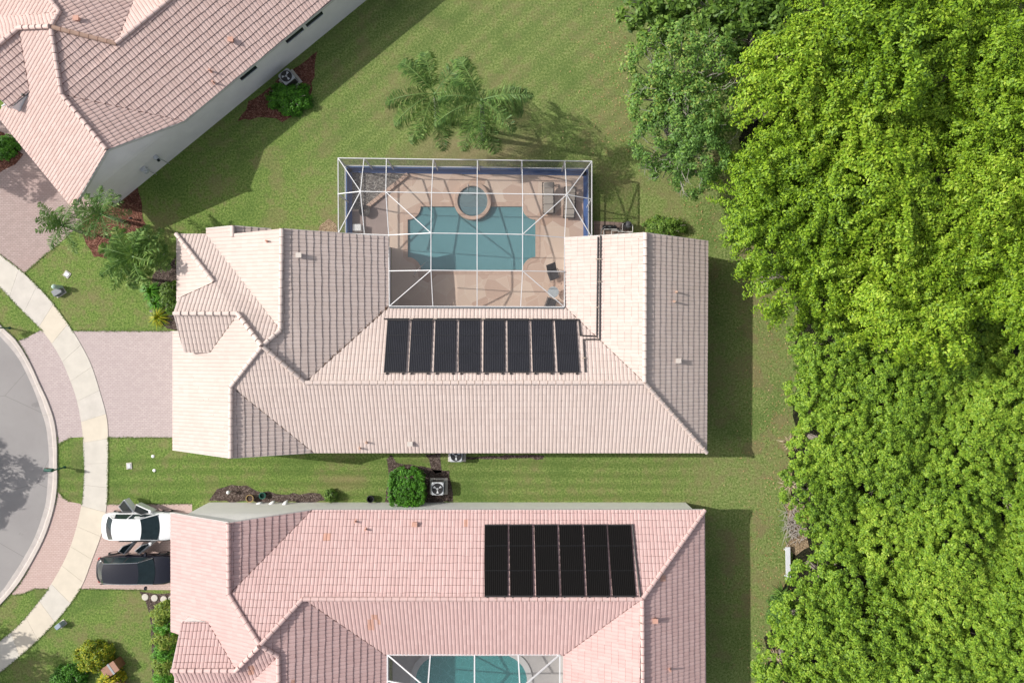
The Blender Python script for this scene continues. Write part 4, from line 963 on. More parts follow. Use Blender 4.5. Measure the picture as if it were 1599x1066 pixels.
# ------------------------------------------------------------ small street and garden things
def mailbox(px, py, rz, label):
    r = thing('mailbox', label, 'mailbox', tuple(P(px, py, .0)), rz, 'green mailboxes at the kerb')
    mb = MB(); mb.lathe((0,0,0), [(.09,0),(.07,.08),(.045,.12),(.045,1.25),(.07,1.3),(.02,1.36)], 12); mb.build('post', DGREEN, r)
    mb = MB(); mb.beam((0,0,.98), (-.42,0,.98), .05, .05); mb.tube([(0,0,.72),(-.25,0,.96)], .02, 6); mb.build('arm', DGREEN, r)
    mb = MB(); prof = [(-.11,0),(.11,0),(.11,.14),(.08,.21),(0,.24),(-.08,.21),(-.11,.14)]
    vs = [(x, y, 1.01+z) for x in (-.52,-.02) for y, z in prof]; k = len(prof)
    mb.faces(vs, [tuple(range(k)), tuple(range(2*k-1,k-1,-1))]+[(i, k+i, k+(i+1)%k, (i+1)%k) for i in range(k)]); mb.build('box', DGREEN, r, bevel=.01)
    mb = MB(); mb.box(-.35,-.32,.112,.13,1.1,1.3); mb.build('flag', TERRA, r)
mailbox(101, 729, R(-5), 'dark green mailbox on a post at the kerb, left of the middle driveway lawn')
mailbox(15, 512, R(20), 'dark green mailbox on a post cut by the left edge of the photo')
def utility(px, py, rz, dims, mat, label, name, h):
    r = thing(name, label, name.replace('_', ' '), tuple(P(px, py, 0)), rz)
    mb = MB(); mb.rbox((0,0,.0), (dims[0]+.08,dims[1]+.08,.05), 0, 0, .02); mb.build('base', CONC, r)
    mb = MB(); mb.rbox((0,0,.05), (dims[0],dims[1],h), 0, 0, .05); mb.build('cover', mat, r)
    mb = MB(); mb.box(-.05,.05,-dims[1]/2-.012,-dims[1]/2+.004,h*.4,h*.4+.08); mb.build('latch', DFRAME, r); return r
SLATE = simple('slate plastic', (.16,.17,.19), .6, .1)
utility(94, 456, R(32), (.62,.42), SLATE, 'slate grey utility box on the lawn by the pavement', 'utility_box', .32)
r = thing('cable_pedestal', 'pale green cable pedestal standing right behind the slate utility box', 'pedestal', tuple(P(96,449,0))); 
mb = MB(); mb.lathe((0,0,0), [(.14,0),(.14,.75),(.11,.82),(.02,.86)], 14); mb.build('post', simple('pale green plastic', (.35,.48,.42), .5, .08), r); mb = MB(); mb.lathe((0,0,.70), [(.15,0),(.15,.04)], 14); mb.build('collar', LGREY, r)
utility(105, 428.5, R(-35), (.34,.32), LGREY, 'flat light grey utility lid in the grass above the slate box', 'manhole_cover', .02)
utility(202, 727, R(5), (.28,.34), LGREY, 'flat light grey utility lid in the lawn below the mauve driveway', 'manhole_cover', .02)
r = utility(98, 973, R(40), (.42,.30), simple('blue grey plastic', (.25,.30,.36), .6, .1), 'blue-grey utility box on the lawn by the lower pavement', 'utility_box', .45)
for px, py, lb in ((239,712,'upper of two small white sprinkler caps in the lawn'), (241,734,'lower of two small white sprinkler caps in the lawn')):
    mb = MB(); mb.lathe((0,0,0), [(.10,0),(.10,.04),(.06,.06),(.02,.07)], 14); o = mb.build('sprinkler_cap', WHITE); o.location = P(px,py,0); tag(o, lb, 'sprinkler', 'sprinkler caps in the lawn')
for i, (px, py) in enumerate(((227,931.5),(241.5,933),(256,935),(268,934.5))):
    mb = MB(); mb.lathe((0,0,0), [(.21,0),(.215,.03),(.19,.045),(.001,.047)], 22, cap=False); o = mb.build('stepping_stone', CONC3 if i else CONC); o.location = P(px,py,.012)
    tag(o, ['leftmost','second from the left','third from the left','rightmost'][i]+' of four round white stepping stones below the black car', 'stepping stone', 'round stepping stones')
# globe light, pots, ornaments by the pink house wall
mb = MB(); mb.lathe((0,0,0), [(.03,0),(.03,.3),(.05,.32),(.10,.38),(.12,.45),(.10,.53),(.03,.57)], 16); o = mb.build('globe_light', WHITE, smooth=True); o.location = P(361,766,0); tag(o, 'white globe garden light in the brown mulch bed', 'garden light')
r = thing('flower_pot', 'ochre rimmed round pot in the mulch bed of the pink house', 'pot', tuple(P(393,776,0)))
mb = MB(); mb.lathe((0,0,0), [(.15,0),(.23,.3),(.25,.32),(.25,.36),(.21,.36),(.20,.28)], 20, cap=False); mb.build('pot', POTY, r); mb = MB(); mb.lathe((0,0,.28), [(.205,0),(.001,.01)], 20, cap=False); mb.build('soil', MULB, r)
mb = MB(); mb.lathe((0,0,0), [(.17,0),(.22,.32),(.24,.34),(.24,.38),(.19,.38),(.15,.1),(.001,.1)], 20, cap=False); o = mb.build('dark_pot', BLACK); o.location = P(580,777,0); tag(o, 'empty black plant pot on the lawn edge left of the square bush', 'pot')
mb = MB(); mb.lathe((0,0,0), [(.16,0),(.20,.28),(.22,.30),(.17,.30),(.15,.1),(.001,.1)], 20, cap=False); o = mb.build('dark_pot', DGREEN); o.location = P(412,772,0); tag(o, 'dark green pot right of the ochre pot', 'pot')
for i, (px, py, s) in enumerate(((408,784,1.0),(428,783,1.1),(449,784,1.35))):
    lab = ['leftmost, smallest of three white bird statues along the wall', 'middle one of three white bird statues along the wall', 'rightmost, largest of three white bird statues along the wall'][i]
    r = thing('bird_statue', lab, 'statue', tuple(P(px,py,0)), R(200+i*20), 'white bird statues')
    mb = MB(); mb.tube([(-.22,0,.32),(-.08,0,.38),(.08,0,.40),(.2,0,.46)], [.02,.10,.11,.05], 8); mb.tube([(.16,0,.42),(.22,0,.62),(.20,0,.75),(.30,0,.74)], [.05,.03,.04,.012], 8); mb.build('body', WHITE, r, True)
    for s_ in (-1, 1): mb = MB(); mb.tube([(0,s_*.05,.34),(0,s_*.05,.0)], .015, 6); mb.build('leg', WHITE, r)
    r.scale = (s, s, s)
# white plank bench, orange crate at the forest edge
r = thing('plank_bench', 'long narrow white plank bench at the edge of the trees', 'bench', tuple(P(1227,877,0)), R(1))
mb = MB(); mb.rbox((0,0,.34), (.30,2.15,.05), 0, 0, .01); mb.build('seat', simple('weathered white plank', (.55,.57,.60), .7, .1), r)
for y in (-.85,.85): mb = MB(); mb.rbox((0,y,0), (.24,.08,.34), 0, 0, .01); mb.build('leg', LGREY, r)
r = thing('terracotta_planter', 'tilted orange terracotta planter at the edge of the trees', 'planter', tuple(P(1257,804,.02)), R(15))
mb = MB(); M = Matrix.Rotation(R(12), 4, 'X'); mb.rbox((0,0,0), (.46,.52,.30), 0, 0, .03, M); mb.build('pot', TERRA, r); mb = MB(); mb.rbox((0,0,.28), (.52,.58,.05), 0, 0, .02, M); mb.build('rim', TERRA, r)
# paired post boxes among the croton bushes
for px, py, rz, lb in ((183,1036,R(35),'brown wooden box with a grey band across its lid beside the yellow bush'), (184,1064,R(5),'brown wooden box cut by the bottom edge beside the yellow bush')):
    r = thing('wooden_box', lb, 'box', tuple(P(px,py,0)), rz, 'brown boxes beside the yellow bush')
    mb = MB(); mb.rbox((0,0,0), (.95,.62,.75), 0, 0, .03); mb.build('body', WOOD, r)
    mb = MB(); mb.rbox((-.24,0,.75), (.52,.70,.05), 0, 0, .02); mb.rbox((.32,0,.75), (.36,.70,.05), 0, 0, .02); mb.build('lid', simple('worn brown lid', (.30,.16,.11), .7, .2), r)
    mb = MB(); mb.rbox((.08,0,.76), (.14,.76,.06), 0, 0, .01); mb.build('band', GREY, r)
# landscape up-light near the rose house palms
r = thing('garden_spotlight', 'dark garden spotlight on a stake in the red mulch bed', 'garden light', tuple(P(206,342,0)))
mb = MB(); mb.tube([(0,0,0),(0,0,.25)], .02, 6); mb.build('stake', DFRAME, r); mb = MB(); mb.tube([(-.05,0,.25),(.15,0,.36)], [.05,.08], 10); mb.build('lamp_head', DFRAME, r)
# hose and meters on the rose house wall
def onC(x, y, z): return MC @ Vector((x, y, z))
for i, (x, z, s, lb) in enumerate(((-16.0,1.3,.34,'electric meter box low on the wall of the diagonal rose house'), (-14.9,1.5,.26,'small round meter further right on the wall of the diagonal rose house'))):
    r = thing('meter_box', lb, 'meter', tuple(onC(x,-6.5,z)), R(39.3), 'meters on the rose house wall')
    mb = MB(); mb.box(-s/2,s/2,-.16,.06,-s*.7,s*.7); mb.build('cabinet', LGREY, r, bevel=.01); mb = MB(); mb.tube([(0,-.16,.0),(0,-.27,.0)], s*.36, 14); mb.build('dial', GLASSD if i else LGREY, r)
    mb = MB(); mb.tube([(s*.2,-.05,-s*.7),(s*.2,-.05,-z+.0)], .02, 6); mb.build('conduit', GREY, r)

# ------------------------------------------------------------ foliage
def quad_mesh(name, c, nrm, size, asp, mats, spin=None, fold=.0):
    """many small pointed leaves; c (n,3) centres, nrm (n,3) normals"""
    n = len(c); nrm = nrm/np.linalg.norm(nrm, axis=1, keepdims=True)
    ref = RNG.normal(size=(n, 3)) if spin is None else spin
    a = np.cross(nrm, ref); a /= np.linalg.norm(a, axis=1, keepdims=True)+1e-9; b = np.cross(nrm, a)
    s = (size*RNG.uniform(.7, 1.3, n))[:,None]
    v = np.stack([c-a*s, c+b*s*asp-a*s*.1+nrm*s*.12, c+a*s, c-b*s*asp-a*s*.1+nrm*s*.12], 1).reshape(-1, 3)
    me = bpy.data.meshes.new(name); me.vertices.add(4*n); me.vertices.foreach_set('co', v.astype(np.float32).ravel())
    me.loops.add(4*n); me.loops.foreach_set('vertex_index', np.arange(4*n)); me.polygons.add(n); me.polygons.foreach_set('loop_start', np.arange(n)*4); me.polygons.foreach_set('loop_total', np.full(n, 4))
    me.materials.append(mats); me.update(calc_edges=True); return me
def crown_mesh(name, Rr, Hc, ncl, per, leaf, rc, mat, seed, lobes=9, flat=.6, droop=None, asp=.5, zj=.0):
    g = np.random.default_rng(seed)
    la = g.uniform(0, 2*np.pi, lobes); lr = np.sqrt(g.uniform(0, 1, lobes))*Rr*.68; lx, ly = lr*np.cos(la), lr*np.sin(la)
    lR = g.uniform(.28, .5, lobes)*Rr; lz = Hc*(.30+.40*g.uniform(0, 1, lobes))*(1-.45*(lr/Rr)**2)
    cs = []; ns = []
    while len(cs) < ncl:
        i = g.integers(lobes); d = g.normal(size=3); d[2] = abs(d[2])*1.1-.25; d /= np.linalg.norm(d)
        p = np.array([lx[i], ly[i], lz[i]])+d*lR[i]*np.array([1,1,flat*1.2])*g.uniform(.8, 1.05)
        inside = ((p[0]-lx)**2+(p[1]-ly)**2+((p[2]-lz)/(flat*1.2))**2 < (lR*.78)**2).sum()
        if inside and g.uniform() > .12: continue
        cs.append(p); ns.append(d)
    cs, ns = np.array(cs), np.array(ns); cs[:,2] += g.uniform(-zj, zj*.7, ncl)
    rr_ = rc*g.uniform(.6, 1.35, ncl); cl = np.repeat(np.arange(ncl), per); off = g.normal(size=(ncl*per, 3)); off /= np.linalg.norm(off, axis=1, keepdims=True)
    rad = g.uniform(0, 1, ncl*per)**.45; off = off*rad[:,None]*rr_[cl][:,None]; off[:,2] *= .62
    if droop is not None:   # elongated sprays pointing outward/down
        dirn = cs[cl]*np.array([1,1,0]); dirn /= np.linalg.norm(dirn, axis=1, keepdims=True)+1e-6; s_ = g.uniform(-1, 1, ncl*per)[:,None]
        off = off*.7+dirn*s_*rc*droop; off[:,2] -= (s_[:,0]+.6)*rc*.35
    c = cs[cl]+off; nr = off/rc*.7+ns[cl]*.35+np.array([0,0,.75])+g.normal(size=(len(c), 3))*.42
    return quad_mesh(name, c, nr, leaf, asp, mat)
def trunk_mesh(name, h, Rr, r0, mat, seed, twigs=0):
    g = random.Random(seed); mb = MB(); mb.tube([(0,0,-.05),(g.uniform(-.1,.1),0,h*.4),(0,g.uniform(-.1,.1),h*.75)], [r0*1.3,r0,r0*.8], 8)
    for k in range(9):
        a = 2*math.pi*k/9+g.uniform(-.3,.3); q = Rr*g.uniform(.45,.8); z0 = h*g.uniform(.5,.75)
        p1 = Vector((math.cos(a)*q*.5, math.sin(a)*q*.5, z0+h*.18)); p2 = Vector((math.cos(a)*q, math.sin(a)*q, z0+h*.34))
        mb.tube([(0,0,z0), p1, p2], [r0*.5,r0*.3,r0*.1], 6)
        for j in range(3): b = a+g.uniform(-.8,.8); mb.tube([p1, p1+Vector((math.cos(b)*q*.3, math.sin(b)*q*.3, h*.14)), p1+Vector((math.cos(b)*q*.5, math.sin(b)*q*.5, h*.2))], [r0*.2,r0*.12,r0*.05], 5)
    for k in range(twigs):
        a = g.uniform(0, 6.283); q = Rr*math.sqrt(g.uniform(0,1))*.85; zz = h*1.05+1.35*(1-(q/Rr)**2)+g.uniform(-.2,.35); p0 = Vector((math.cos(a)*q, math.sin(a)*q, zz)); b = a+g.uniform(-.9,.9); l = g.uniform(.35,.9)
        p1 = p0+Vector((math.cos(b)*l*.6, math.sin(b)*l*.6, .1)); mb.tube([(0,0,h*.7), p0*.6+Vector((0,0,h*.3)), p0, p1, p1+Vector((math.cos(b+.5)*l*.4, math.sin(b+.5)*l*.4, .12))], [.03,.022,.018,.013,.006], 4); mb.tube([p1, p1+Vector((math.cos(b-.6)*l*.4, math.sin(b-.6)*l*.4, .1))], [.011,.004], 4)
    me = bpy.data.meshes.new(name); me.from_pydata(mb.v, [], mb.f); me.materials.append(mat); me.update(); return me
def put_tree(name, crown, trunk, loc, rz, label, cat, group=None, scale=1, cz=0):
    r = thing(name, label, cat, loc, rz, group); r.scale = (scale,)*3 if not isinstance(scale, tuple) else scale
    o = bpy.data.objects.new('crown', crown); COL.objects.link(o); o.parent = r; o.location = (0,0,cz)
    if trunk: t = bpy.data.objects.new('trunk', trunk); COL.objects.link(t); t.parent = r
    return r
BR = [crown_mesh('crown_bright', 3.6, 4.6, 235, 92, .10, .43, L_BR, 10+i, 16, .6, droop=1.35, zj=.75) for i in range(4)]
LO = [crown_mesh('crown_fresh', 2.9, 2.9, 390, 60, .078, .24, L_LO, 20+i, 22, .55, zj=.28) for i in range(4)]
GY = [crown_mesh('crown_olive', 3.3, 4.0, 300, 50, .085, .36, L_GY, 30+i, 14, .55, zj=.5) for i in range(2)]
DK = [crown_mesh('crown_deep', 2.8, 3.5, 125, 34, .19, .42, L_DK, 40+i, 12, .55, zj=.9) for i in range(2)]
TB = [trunk_mesh('trunk_bright', 5.6, 3.4, .26, BARK, i) for i in range(3)]
TS = [trunk_mesh('trunk_low', 3.4, 2.7, .16, BARK, 5+i) for i in range(3)]
TG = trunk_mesh('trunk_pale', 4.6, 3.1, .20, simple('pale bark', (.30,.28,.24), .9, .2, 8), 9, 70)
rt_ = random.Random(5)
bright = [(1255,110),(1370,80),(1480,60),(1590,50),(1655,160),(1250,240),(1320,200),(1430,180),(1545,190),(1214,335),(1290,310),(1400,300),(1510,310),(1620,310),(1272,418),(1360,410),(1470,425),(1580,430),(1425,-10),(1545,-40),(1660,440),(1440,490),(1345,15)]
for i, (x, y) in enumerate(bright):
    zt = 5.2+rt_.uniform(-.6,.9); q = P(x, y, zt+2.2)
    put_tree('broadleaf_tree', BR[i%4], TB[i%3], (q.x, q.y, 0), rt_.uniform(0,6.28), 'tall bright yellow-green broadleaf tree in the upper part of the wood', 'tree', 'bright green trees of the upper wood', scale=rt_.uniform(.82,1.0), cz=zt-.2)
low = []
for j, y in enumerate((545,620,695,770,845,920,995,1070)):
    x0_ = [1300,1300,1300,1302,1328,1308,1272,1262][j]
    for k in range(5): low.append((x0_+k*82+rt_.uniform(-14,14)+(j%2)*18*(k>0), y+rt_.uniform(-12,12)))
for i, (x, y) in enumerate(low):
    zt = 2.5+rt_.uniform(-.5,.7); q = P(x, y, zt+1.4)
    put_tree('low_tree', LO[i%4], TS[i%3], (q.x, q.y, 0), rt_.uniform(0,6.28), 'low fresh green round-leaved tree in the lower part of the wood', 'tree', 'fresh green trees of the lower wood', scale=rt_.uniform(.8,1.0), cz=zt-.2)
for i, (x, y, s, lb) in enumerate(((1072,125,1.06,'dull olive tree with bare grey twigs at the lawn edge, upper one of two'), (1075,215,.95,'dull olive tree at the lawn edge, lower one of two'))):
    q = P(x, y, 6); put_tree('olive_tree', GY[i], TG, (q.x, q.y, 0), 1.3*i, lb, 'tree', 'dull olive trees', scale=s, cz=3.6)
for i, (x, y, lb) in enumerate(((1040,-5,'dark deep green tree at the top edge beside the lawn'), (1150,10,'dark deep green tree at the top edge behind the olive tree'), (1235,-5,'dark deep green tree at the top edge touching the bright wood'))):
    q = P(x, y, 6); put_tree('dark_tree', DK[i%2], TB[0], (q.x, q.y, 0), 2.1*i, lb, 'tree', 'dark trees at the top edge', scale=.85, cz=3.6)
# trees beyond the left edge whose shadows fall on the road, drives and roof
SHC = crown_mesh('crown_street', 3.0, 2.6, 95, 34, .14, .42, L_DK, 50, 14, .5)
for x, y, zt, s in ((-39.2,-9.3,4.4,.7),(-38.2,-5.2,3.6,.5),(-40.6,-6.9,4.6,.95), (-42.3,-8.6,4.8,.75), (-39.6,13.3,5.0,1.0), (-38.8,-19.6,4.4,1.0), (-37.2,-22.0,4.6,.8)):
    put_tree('street_tree', SHC, TB[1], (x, y, 0), 0, 'street tree just outside the left edge that shades the road and drives', 'tree', 'street trees beyond the left edge', scale=(s*1.25, s*.9, s), cz=zt)

def shrub(name, px, py, rx, ry, h, mat, label, cat, n=160, per=22, leaf=.05, rc=.13, seed=1, square=False, group=None, rz=0, asp=.5):
    g = np.random.default_rng(seed); d = g.normal(size=(n, 3)); d[:,2] = np.abs(d[:,2]); d /= np.linalg.norm(d, axis=1, keepdims=True)
    if square: d /= np.abs(d).max(1, keepdims=True); d = np.sign(d)*np.minimum(np.abs(d)*1.0, 1)*.95
    if square: d[:,2] = np.where(g.uniform(0,1,n) < .6, .95, d[:,2])
    lump = 1 if square else (.86+.13*np.sin(d[:,:1]*5+seed)*np.cos(d[:,1:2]*6+seed*2)+.07*np.sin(d[:,1:2]*11))
    if square: rr2 = np.hypot(d[:,0], d[:,1]); d[:,:2] *= np.minimum(1, 1.17/np.maximum(rr2, 1e-3))[:,None]
    cs = d*np.array([rx, ry, h])*lump*g.uniform(.78, 1.05, (n,1)); cl = np.repeat(np.arange(n), per); off = g.normal(size=(n*per,3)); off *= (g.uniform(0,1,n*per)**.4*rc/np.linalg.norm(off, axis=1))[:,None]
    c = cs[cl]+off; c[:,2] = np.maximum(c[:,2], .02); nr = d[cl]*.5+off/rc*.5+np.array([0,0,.6])+g.normal(size=(len(c),3))*.4
    me = quad_mesh('foliage', c, nr, leaf, asp, mat)
    q = P(px, py, h*.7); r = thing(name, label, cat, (q.x, q.y, 0), rz, group); o = bpy.data.objects.new('foliage', me); COL.objects.link(o); o.parent = r
    mb = MB(); 
    for k in range(7): a = k*.9; mb.tube([(0,0,0),(rx*.4*math.cos(a),ry*.4*math.sin(a),h*.5),(rx*.75*math.cos(a),ry*.75*math.sin(a),h*.8)], [.03,.02,.008], 5)
    mb.build('stem', BARK, r); return r
shrub('clipped_bush', 636, 761, 1.08, 1.12, 1.3, L_HD, 'square clipped bright green bush beside the grey air conditioner', 'bush', 520, 26, .055, .14, 3, True)
shrub('bush', 448, 150, 1.6, 1.1, 1.0, L_HD, 'rounded green bush wrapped around the dark grey air conditioner', 'bush', 380, 26, .06, .16, 4, False, rz=.0)
shrub('bush', 515, 775, .42, .42, .8, L_DK, 'small pale green bush against the pink house wall', 'bush', 70, 20, .06, .14, 5)
shrub('croton_bush', 140, 1030, 1.3, 1.1, 1.3, L_YL, 'yellow and green croton bush beside the brown boxes', 'bush', 260, 20, .09, .2, 6, asp=.35)
shrub('bush', 100, 1062, 1.25, .85, 1.2, L_HD, 'dark green bush left of the yellow croton at the bottom edge', 'bush', 260, 24, .06, .18, 7)
shrub('bush', 168, 1066, .9, .7, 1.1, L_YL, 'small yellow croton right at the bottom edge', 'bush', 120, 20, .09, .2, 8, asp=.35)
shrub('bush', 3, 228, .8, .8, .8, L_HD, 'light green bush cut by the left edge beside the rose house garage', 'bush', 120, 24, .07, .18, 9)
shrub('bush', 1042, 352, 1.5, .7, 1.0, L_DK, 'green shrub at the upper end of the right wing of the cream house', 'bush', 200, 22, .06, .18, 10)
shrub('bush', 262, 462, .75, 1.1, .9, L_DK, 'dark shrub under the palms at the cream house wall', 'bush', 160, 22, .07, .18, 11)
for i, y in enumerate((962,980,1000,1020,1041,1062)):
    shrub('ginger_plant', 253+(2 if i else 0), y, .92, .85, 1.3, L_RD if i%2 == 0 else L_HD, ['topmost','second from the top','third from the top','fourth from the top','fifth from the top','lowest'][i]+' shrub in the leafy row along the pink house front', 'shrub', 190, 16, .12, .2, 12+i, group='row of shrubs along the pink house', asp=.22)
shrub('bush', 228, 880, .1, .1, .1, L_DK, 'x', 'x') if False else None
shrub('bush', 1265, 560, .9, 1.6, .9, L_DK, 'low dark undergrowth at the wood edge beside the lawn, upper one', 'bush', 150, 22, .07, .2, 33, group='undergrowth at the wood edge')
shrub('bush', 1222, 960, .9, 1.3, .8, L_GY, 'low dull undergrowth at the wood edge, below the white bench', 'bush', 150, 22, .07, .2, 34, group='undergrowth at the wood edge')

def frond_verts(mb, base, az, L, el0, droop, nl, ll, lw, sag, mi=0, seed=0, rach=1):
    g = random.Random(seed); n = 14; pts = []; p = Vector(base); el = el0
    for i in range(n+1):
        pts.append(p.copy()); p = p+Vector((math.cos(az)*math.cos(el), math.sin(az)*math.cos(el), math.sin(el)))*(L/n); el -= droop/n
    mb.tube(pts, [.035*(1-.8*i/n) for i in range(n+1)], 4, rach, False)
    side = Vector((-math.sin(az), math.cos(az), 0))
    for k in range(nl):
        t = .12+.88*k/nl; i = min(n-1, int(t*n)); q = pts[i].lerp(pts[i+1], t*n-i); tan = (pts[i+1]-pts[i]).normalized()
        le = ll*(math.sin(math.pi*min(1, t*.92+.08))**.6)*g.uniform(.8,1.1)
        for s in (-1, 1):
            d = (side*s*g.uniform(.6,1)+tan*g.uniform(.1,.9)+Vector((0,0,g.uniform(-.35,.6)))).normalized()
            m1 = q+d*le*.55; tip = q+d*le+Vector((0,0,-sag*le*g.uniform(.6,1.2))); w_ = (tan*.7+Vector((0,0,.5))).normalized()*lw
            mb.faces([q-w_*.5, m1-w_, tip, m1+w_, q+w_*.5], [(0,1,2,3,4)], mi)
def palm(name, top, base, label, nf, L, mat, seed, el=(.2,1.1), droop=(1.2,2.0), nl=34, ll=.55, lw=.028, sag=.4, tr=.13, azs=None, group=None):
    g = random.Random(seed); top = Vector(top); base = Vector(base); base.z = 0
    r = thing(name, label, 'palm tree', tuple(base), 0, group); t = top-base
    mb = MB(); mb.tube([(0,0,-.02), t*.3+Vector((0,0,0)), t*.7, t], [tr*1.3,tr,tr*.9,tr*.8], 12); mb.build('trunk', PBARK, r)
    mb = MB(); mb.tube([t-Vector((0,0,.1)), t+Vector((0,0,.45))], [tr*.9,tr*.5], 10); mb.build('crownshaft', simple('green crownshaft', (.10,.18,.05), .6, .1), r)
    for k in range(nf):
        az = (azs[k] if azs else 2*math.pi*k*.382+g.uniform(-.25,.25)); mb = MB()
        f = k/max(1, nf-1); e_ = el[0]+(el[1]-el[0])*f+g.uniform(-.1,.1)
        frond_verts(mb, t+Vector((0,0,.3)), az, L*g.uniform(.85,1.08), e_, droop[0]+(droop[1]-droop[0])*g.random(), nl, ll, lw, sag, 0, seed*50+k)
        mb.build('frond', [mat, mat], r)
    return r
# two queen palms behind the cage
def A(dx, dy): return math.atan2(-dy, dx)
palm('queen_palm', P(680,150,4.6), P(682,187,0), 'left queen palm with drooping fronds on the lawn above the cage', 12, 3.3, L_QP, 3, (.35,.75), (1.3,1.9), 68, .84, .024, .75, .14,
     azs=[A(-40,-68),A(-78,8),A(-42,72),A(10,70),A(-15,-60),A(45,40),A(-60,40),A(30,-35),A(25,75),A(-50,-50),A(60,5),A(-20,60)], group='queen palms on the lawn')
palm('queen_palm', P(752,160,5.6), P(755,216,0), 'right queen palm with drooping fronds on the lawn above the cage', 12, 3.3, L_QP, 4, (.35,.8), (1.3,1.9), 68, .84, .024, .75, .14,
     azs=[A(-42,-45),A(80,10),A(18,62),A(-30,72),A(5,60),A(-55,25),A(60,-8),A(-25,-48),A(40,35),A(80,-5),A(-60,-5),A(-5,75)], group='queen palms on the lawn')
palm('date_palm', P(105,354,2.9), P(126,362,0), 'grey-green feather palm nearest the rose paver drive', 18, 1.75, L_PG, 5, (.1,1.1), (1.0,1.5), 28, .44, .027, .25, .1, group='small feather palms')
palm('date_palm', P(164,336,3.6), P(190,345,0), 'grey-green feather palm at the corner of the diagonal rose house', 18, 1.75, L_PG, 6, (.1,1.1), (1.0,1.5), 28, .44, .027, .25, .1, group='small feather palms')
palm('christmas_palm', P(214,402,3.6), P(243,412,0), 'largest lush green palm by the cream house front corner', 15, 2.1, L_PM, 7, (.0,1.1), (1.2,1.7), 26, .58, .05, .3, .12, group='lush green palms at the cream house')
palm('christmas_palm', P(196,395,3.0), P(222,405,0), 'lush green palm leaning left over the front lawn', 10, 1.7, L_PM, 8, (.0,.9), (1.2,1.7), 22, .52, .048, .3, .1, group='lush green palms at the cream house')
palm('christmas_palm', P(232,388,2.6), P(255,396,0), 'lush green palm reaching to the cream roof corner', 10, 1.6, L_PM, 9, (.0,.9), (1.2,1.7), 22, .52, .048, .3, .1, group='lush green palms at the cream house')
palm('christmas_palm', P(205,425,2.2), P(228,436,0), 'lowest and smallest of the lush green palms at the cream house', 9, 1.5, L_PM, 10, (.0,.9), (1.2,1.7), 20, .47, .048, .3, .09, group='lush green palms at the cream house')
# strappy ground plants beside the entry walk
def strappy(px, py, n, L, mat, label, seed, group=None, w_=.035):
    g = random.Random(seed); r = thing('strappy_plant', label, 'plant', tuple(P(px, py, 0)), 0, group); mb = MB()
    for k in range(n):
        az = g.uniform(0, 6.283); e = g.uniform(.3,1.3); l = L*g.uniform(.7,1.1); p = [Vector((0,0,.05)), Vector((math.cos(az)*math.cos(e), math.sin(az)*math.cos(e), math.sin(e)))*l*.55]
        p.append(p[1]+Vector((math.cos(az), math.sin(az), -.3))*l*.45); s = Vector((-math.sin(az), math.cos(az), 0))*w_
        mb.faces([p[0]-s*.6, p[1]-s, p[2], p[1]+s, p[0]+s*.6], [(0,1,2,3,4)])
    mb.build('leaves', mat, r)
    mb = MB(); mb.lathe((0,0,0), [(.06,0),(.05,.12),(.02,.15)], 8); mb.build('stem', BARK, r); return r
strappy(250, 495, 110, .95, L_YL, 'spiky yellow-green plant at the corner of the mauve driveway', 1)
strappy(238, 455, 110, 1.0, L_HD, 'spiky green plant between the lawn and the cream house front', 2)
strappy(246, 474, 70, .8, L_HD, 'spiky green plant by the white gravel strip', 3)
strappy(1232, 690, 40, .9, L_DRY, 'straw coloured dry palmetto at the wood edge, upper one', 4, 'dry palmettos at the wood edge')
strappy(1229, 755, 40, .9, L_DRY, 'straw coloured dry palmetto at the wood edge above the brush heap', 5, 'dry palmettos at the wood edge')
strappy(1218, 925, 50, .9, L_GY, 'dull green palmetto just below the white plank bench', 6)
strappy(1195, 1055, 70, 1.1, L_GY, 'wide palmetto at the bottom edge of the wood', 7)
strappy(1210, 1025, 30, .7, L_DRY, 'pale dry palmetto at the wood edge near the bottom', 8)
# heap of bleached dead twigs at the wood edge
g = random.Random(9); mb = MB()
for k in range(130):
    a = g.uniform(0, 6.28); q = P(1236+g.gauss(0,7), 815+g.gauss(0,16), 0); q.z = g.uniform(.05,.35); l = g.uniform(.3,.9)
    mb.tube([q, q+Vector((math.cos(a)*l, math.sin(a)*l, g.uniform(-.05,.25)))], [.018,.008], 4)
o = mb.build('brush_heap', simple('bleached twigs', (.38,.35,.32), .9, .2, 8)); tag(o, 'heap of bleached dead twigs at the wood edge above the white bench', 'brush heap')
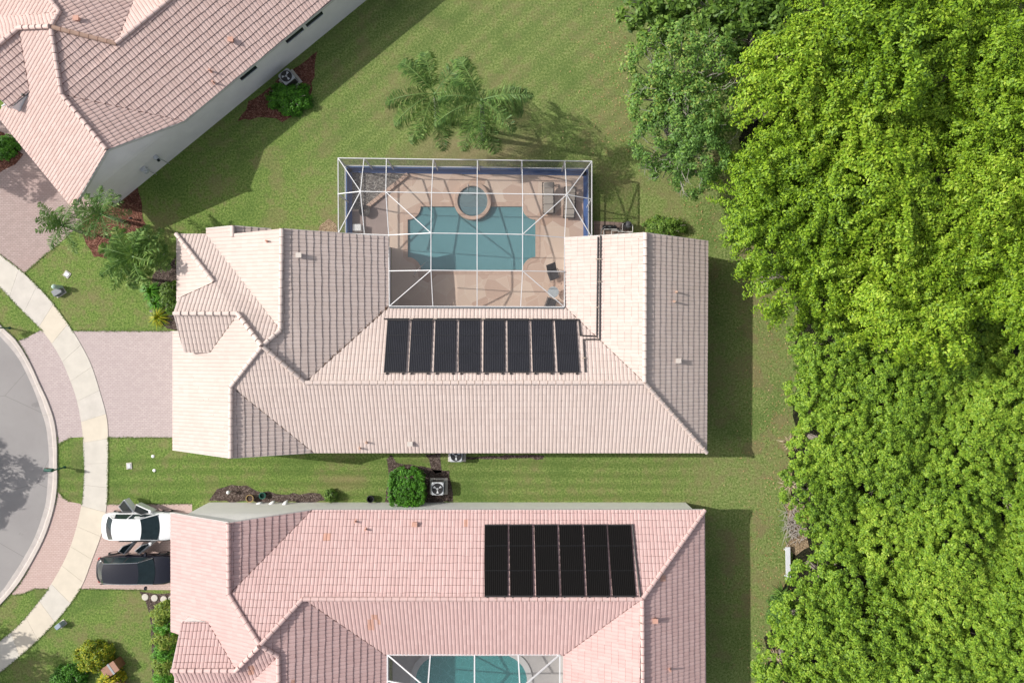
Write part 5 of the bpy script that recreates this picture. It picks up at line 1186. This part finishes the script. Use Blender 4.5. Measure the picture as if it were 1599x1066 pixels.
# ragged turf along paved edges, fallen leaves near the wood, debris in the roof valley
def along(l, sp):
    l = [Vector((p[0], p[1], 0)) for p in l]; out = []
    for a, b in zip(l[:-1], l[1:]):
        n = max(1, int((b-a).length/sp)); out += [a.lerp(b, k/n) for k in range(n)]
    return out
E_ = [p for l in (S(sw_l), S(sw_r), cu[2:-1]) for p in along(l, .05)]
for l in ([(119,516.5),(268,516.5)],[(169,683),(268,683)],[(168,786.5),(300,786)],[(126,919),(230,921)],[(38,427),(70,398),(92,381)],[(30,531),(46,525),(62,516)],[(112,683),(100,688),(91,697)],[(109,783),(98,776),(91,766)],[(76,919),(54,919),(37,926),(20,929)]): E_ += along(PX(l), .05)
def on_drive(p):
    x, y = topx((p.x, p.y, 0)); return 518 < y < 682 or 788 < y < 917
E_ = [p for p in E_ if not (on_drive(p) and 45 < topx((p.x,p.y,0))[0] < 268)]
c = np.repeat(np.array([[p.x, p.y, .04] for p in E_]), 3, 0); c[:,:2] += RNG.normal(size=(len(c), 2))*.035
me = quad_mesh('grass_edge', c, RNG.normal(size=(len(c),3))*.5+np.array([0,0,1]), .05, .3, leaf_mat('turf edge blades', [(.1,(.04,.09,.015)),(.5,(.10,.17,.03)),(1,(.24,.28,.09))], .1))
o = bpy.data.objects.new('grass', me); COL.objects.link(o); tag(o, 'ragged grass growing over the edges of the paving', 'grass'); o['kind'] = 'stuff'
g = np.random.default_rng(77); pxs = []
for k in range(1500):
    y = g.uniform(0, 1066); x0e = 985 if y < 240 else (1120 if y < 480 else 1236); x = x0e-abs(g.normal())*45
    if 376 < y < 706 and x < 1115: continue
    if y > 796 and x < 1110: continue
    if 240 < y < 380 and x < 935: continue
    pxs.append(tuple(P(x, y, .03)))
c = np.array(pxs); me = quad_mesh('fallen_leaves', c, g.normal(size=(len(c),3))*.3+np.array([0,0,1]), .055, .5, leaf_mat('fallen leaves', [(.1,(.22,.12,.05)),(.5,(.38,.24,.11)),(1,(.5,.42,.2))], .05))
o = bpy.data.objects.new('fallen_leaves', me); COL.objects.link(o); tag(o, 'brown fallen leaves scattered on the lawn along the wood', 'leaves'); o['kind'] = 'stuff'
c = []
for k in range(160):
    t = g.uniform(0, 1)**2*.8; q = onroof('a', 604-t*125+g.normal()*1.2, 481+t*112+g.normal()*1.2, .05)[0]
    if q is not None: c.append(tuple(q))
c = np.array(c); me = quad_mesh('leaf_debris', c, g.normal(size=(len(c),3))*.4+np.array([0,0,1]), .05, .5, LITTER)
me.materials.clear(); me.materials.append(simple('dry debris', (.14,.08,.05), .9, .3))
o = bpy.data.objects.new('leaf_debris', me); COL.objects.link(o); tag(o, 'brown leaf debris lying in the cream roof valley left of the pool court', 'leaves'); o['kind'] = 'stuff'
for k in list(bpy.data.objects):
    if '_w' in k: del k['_w']
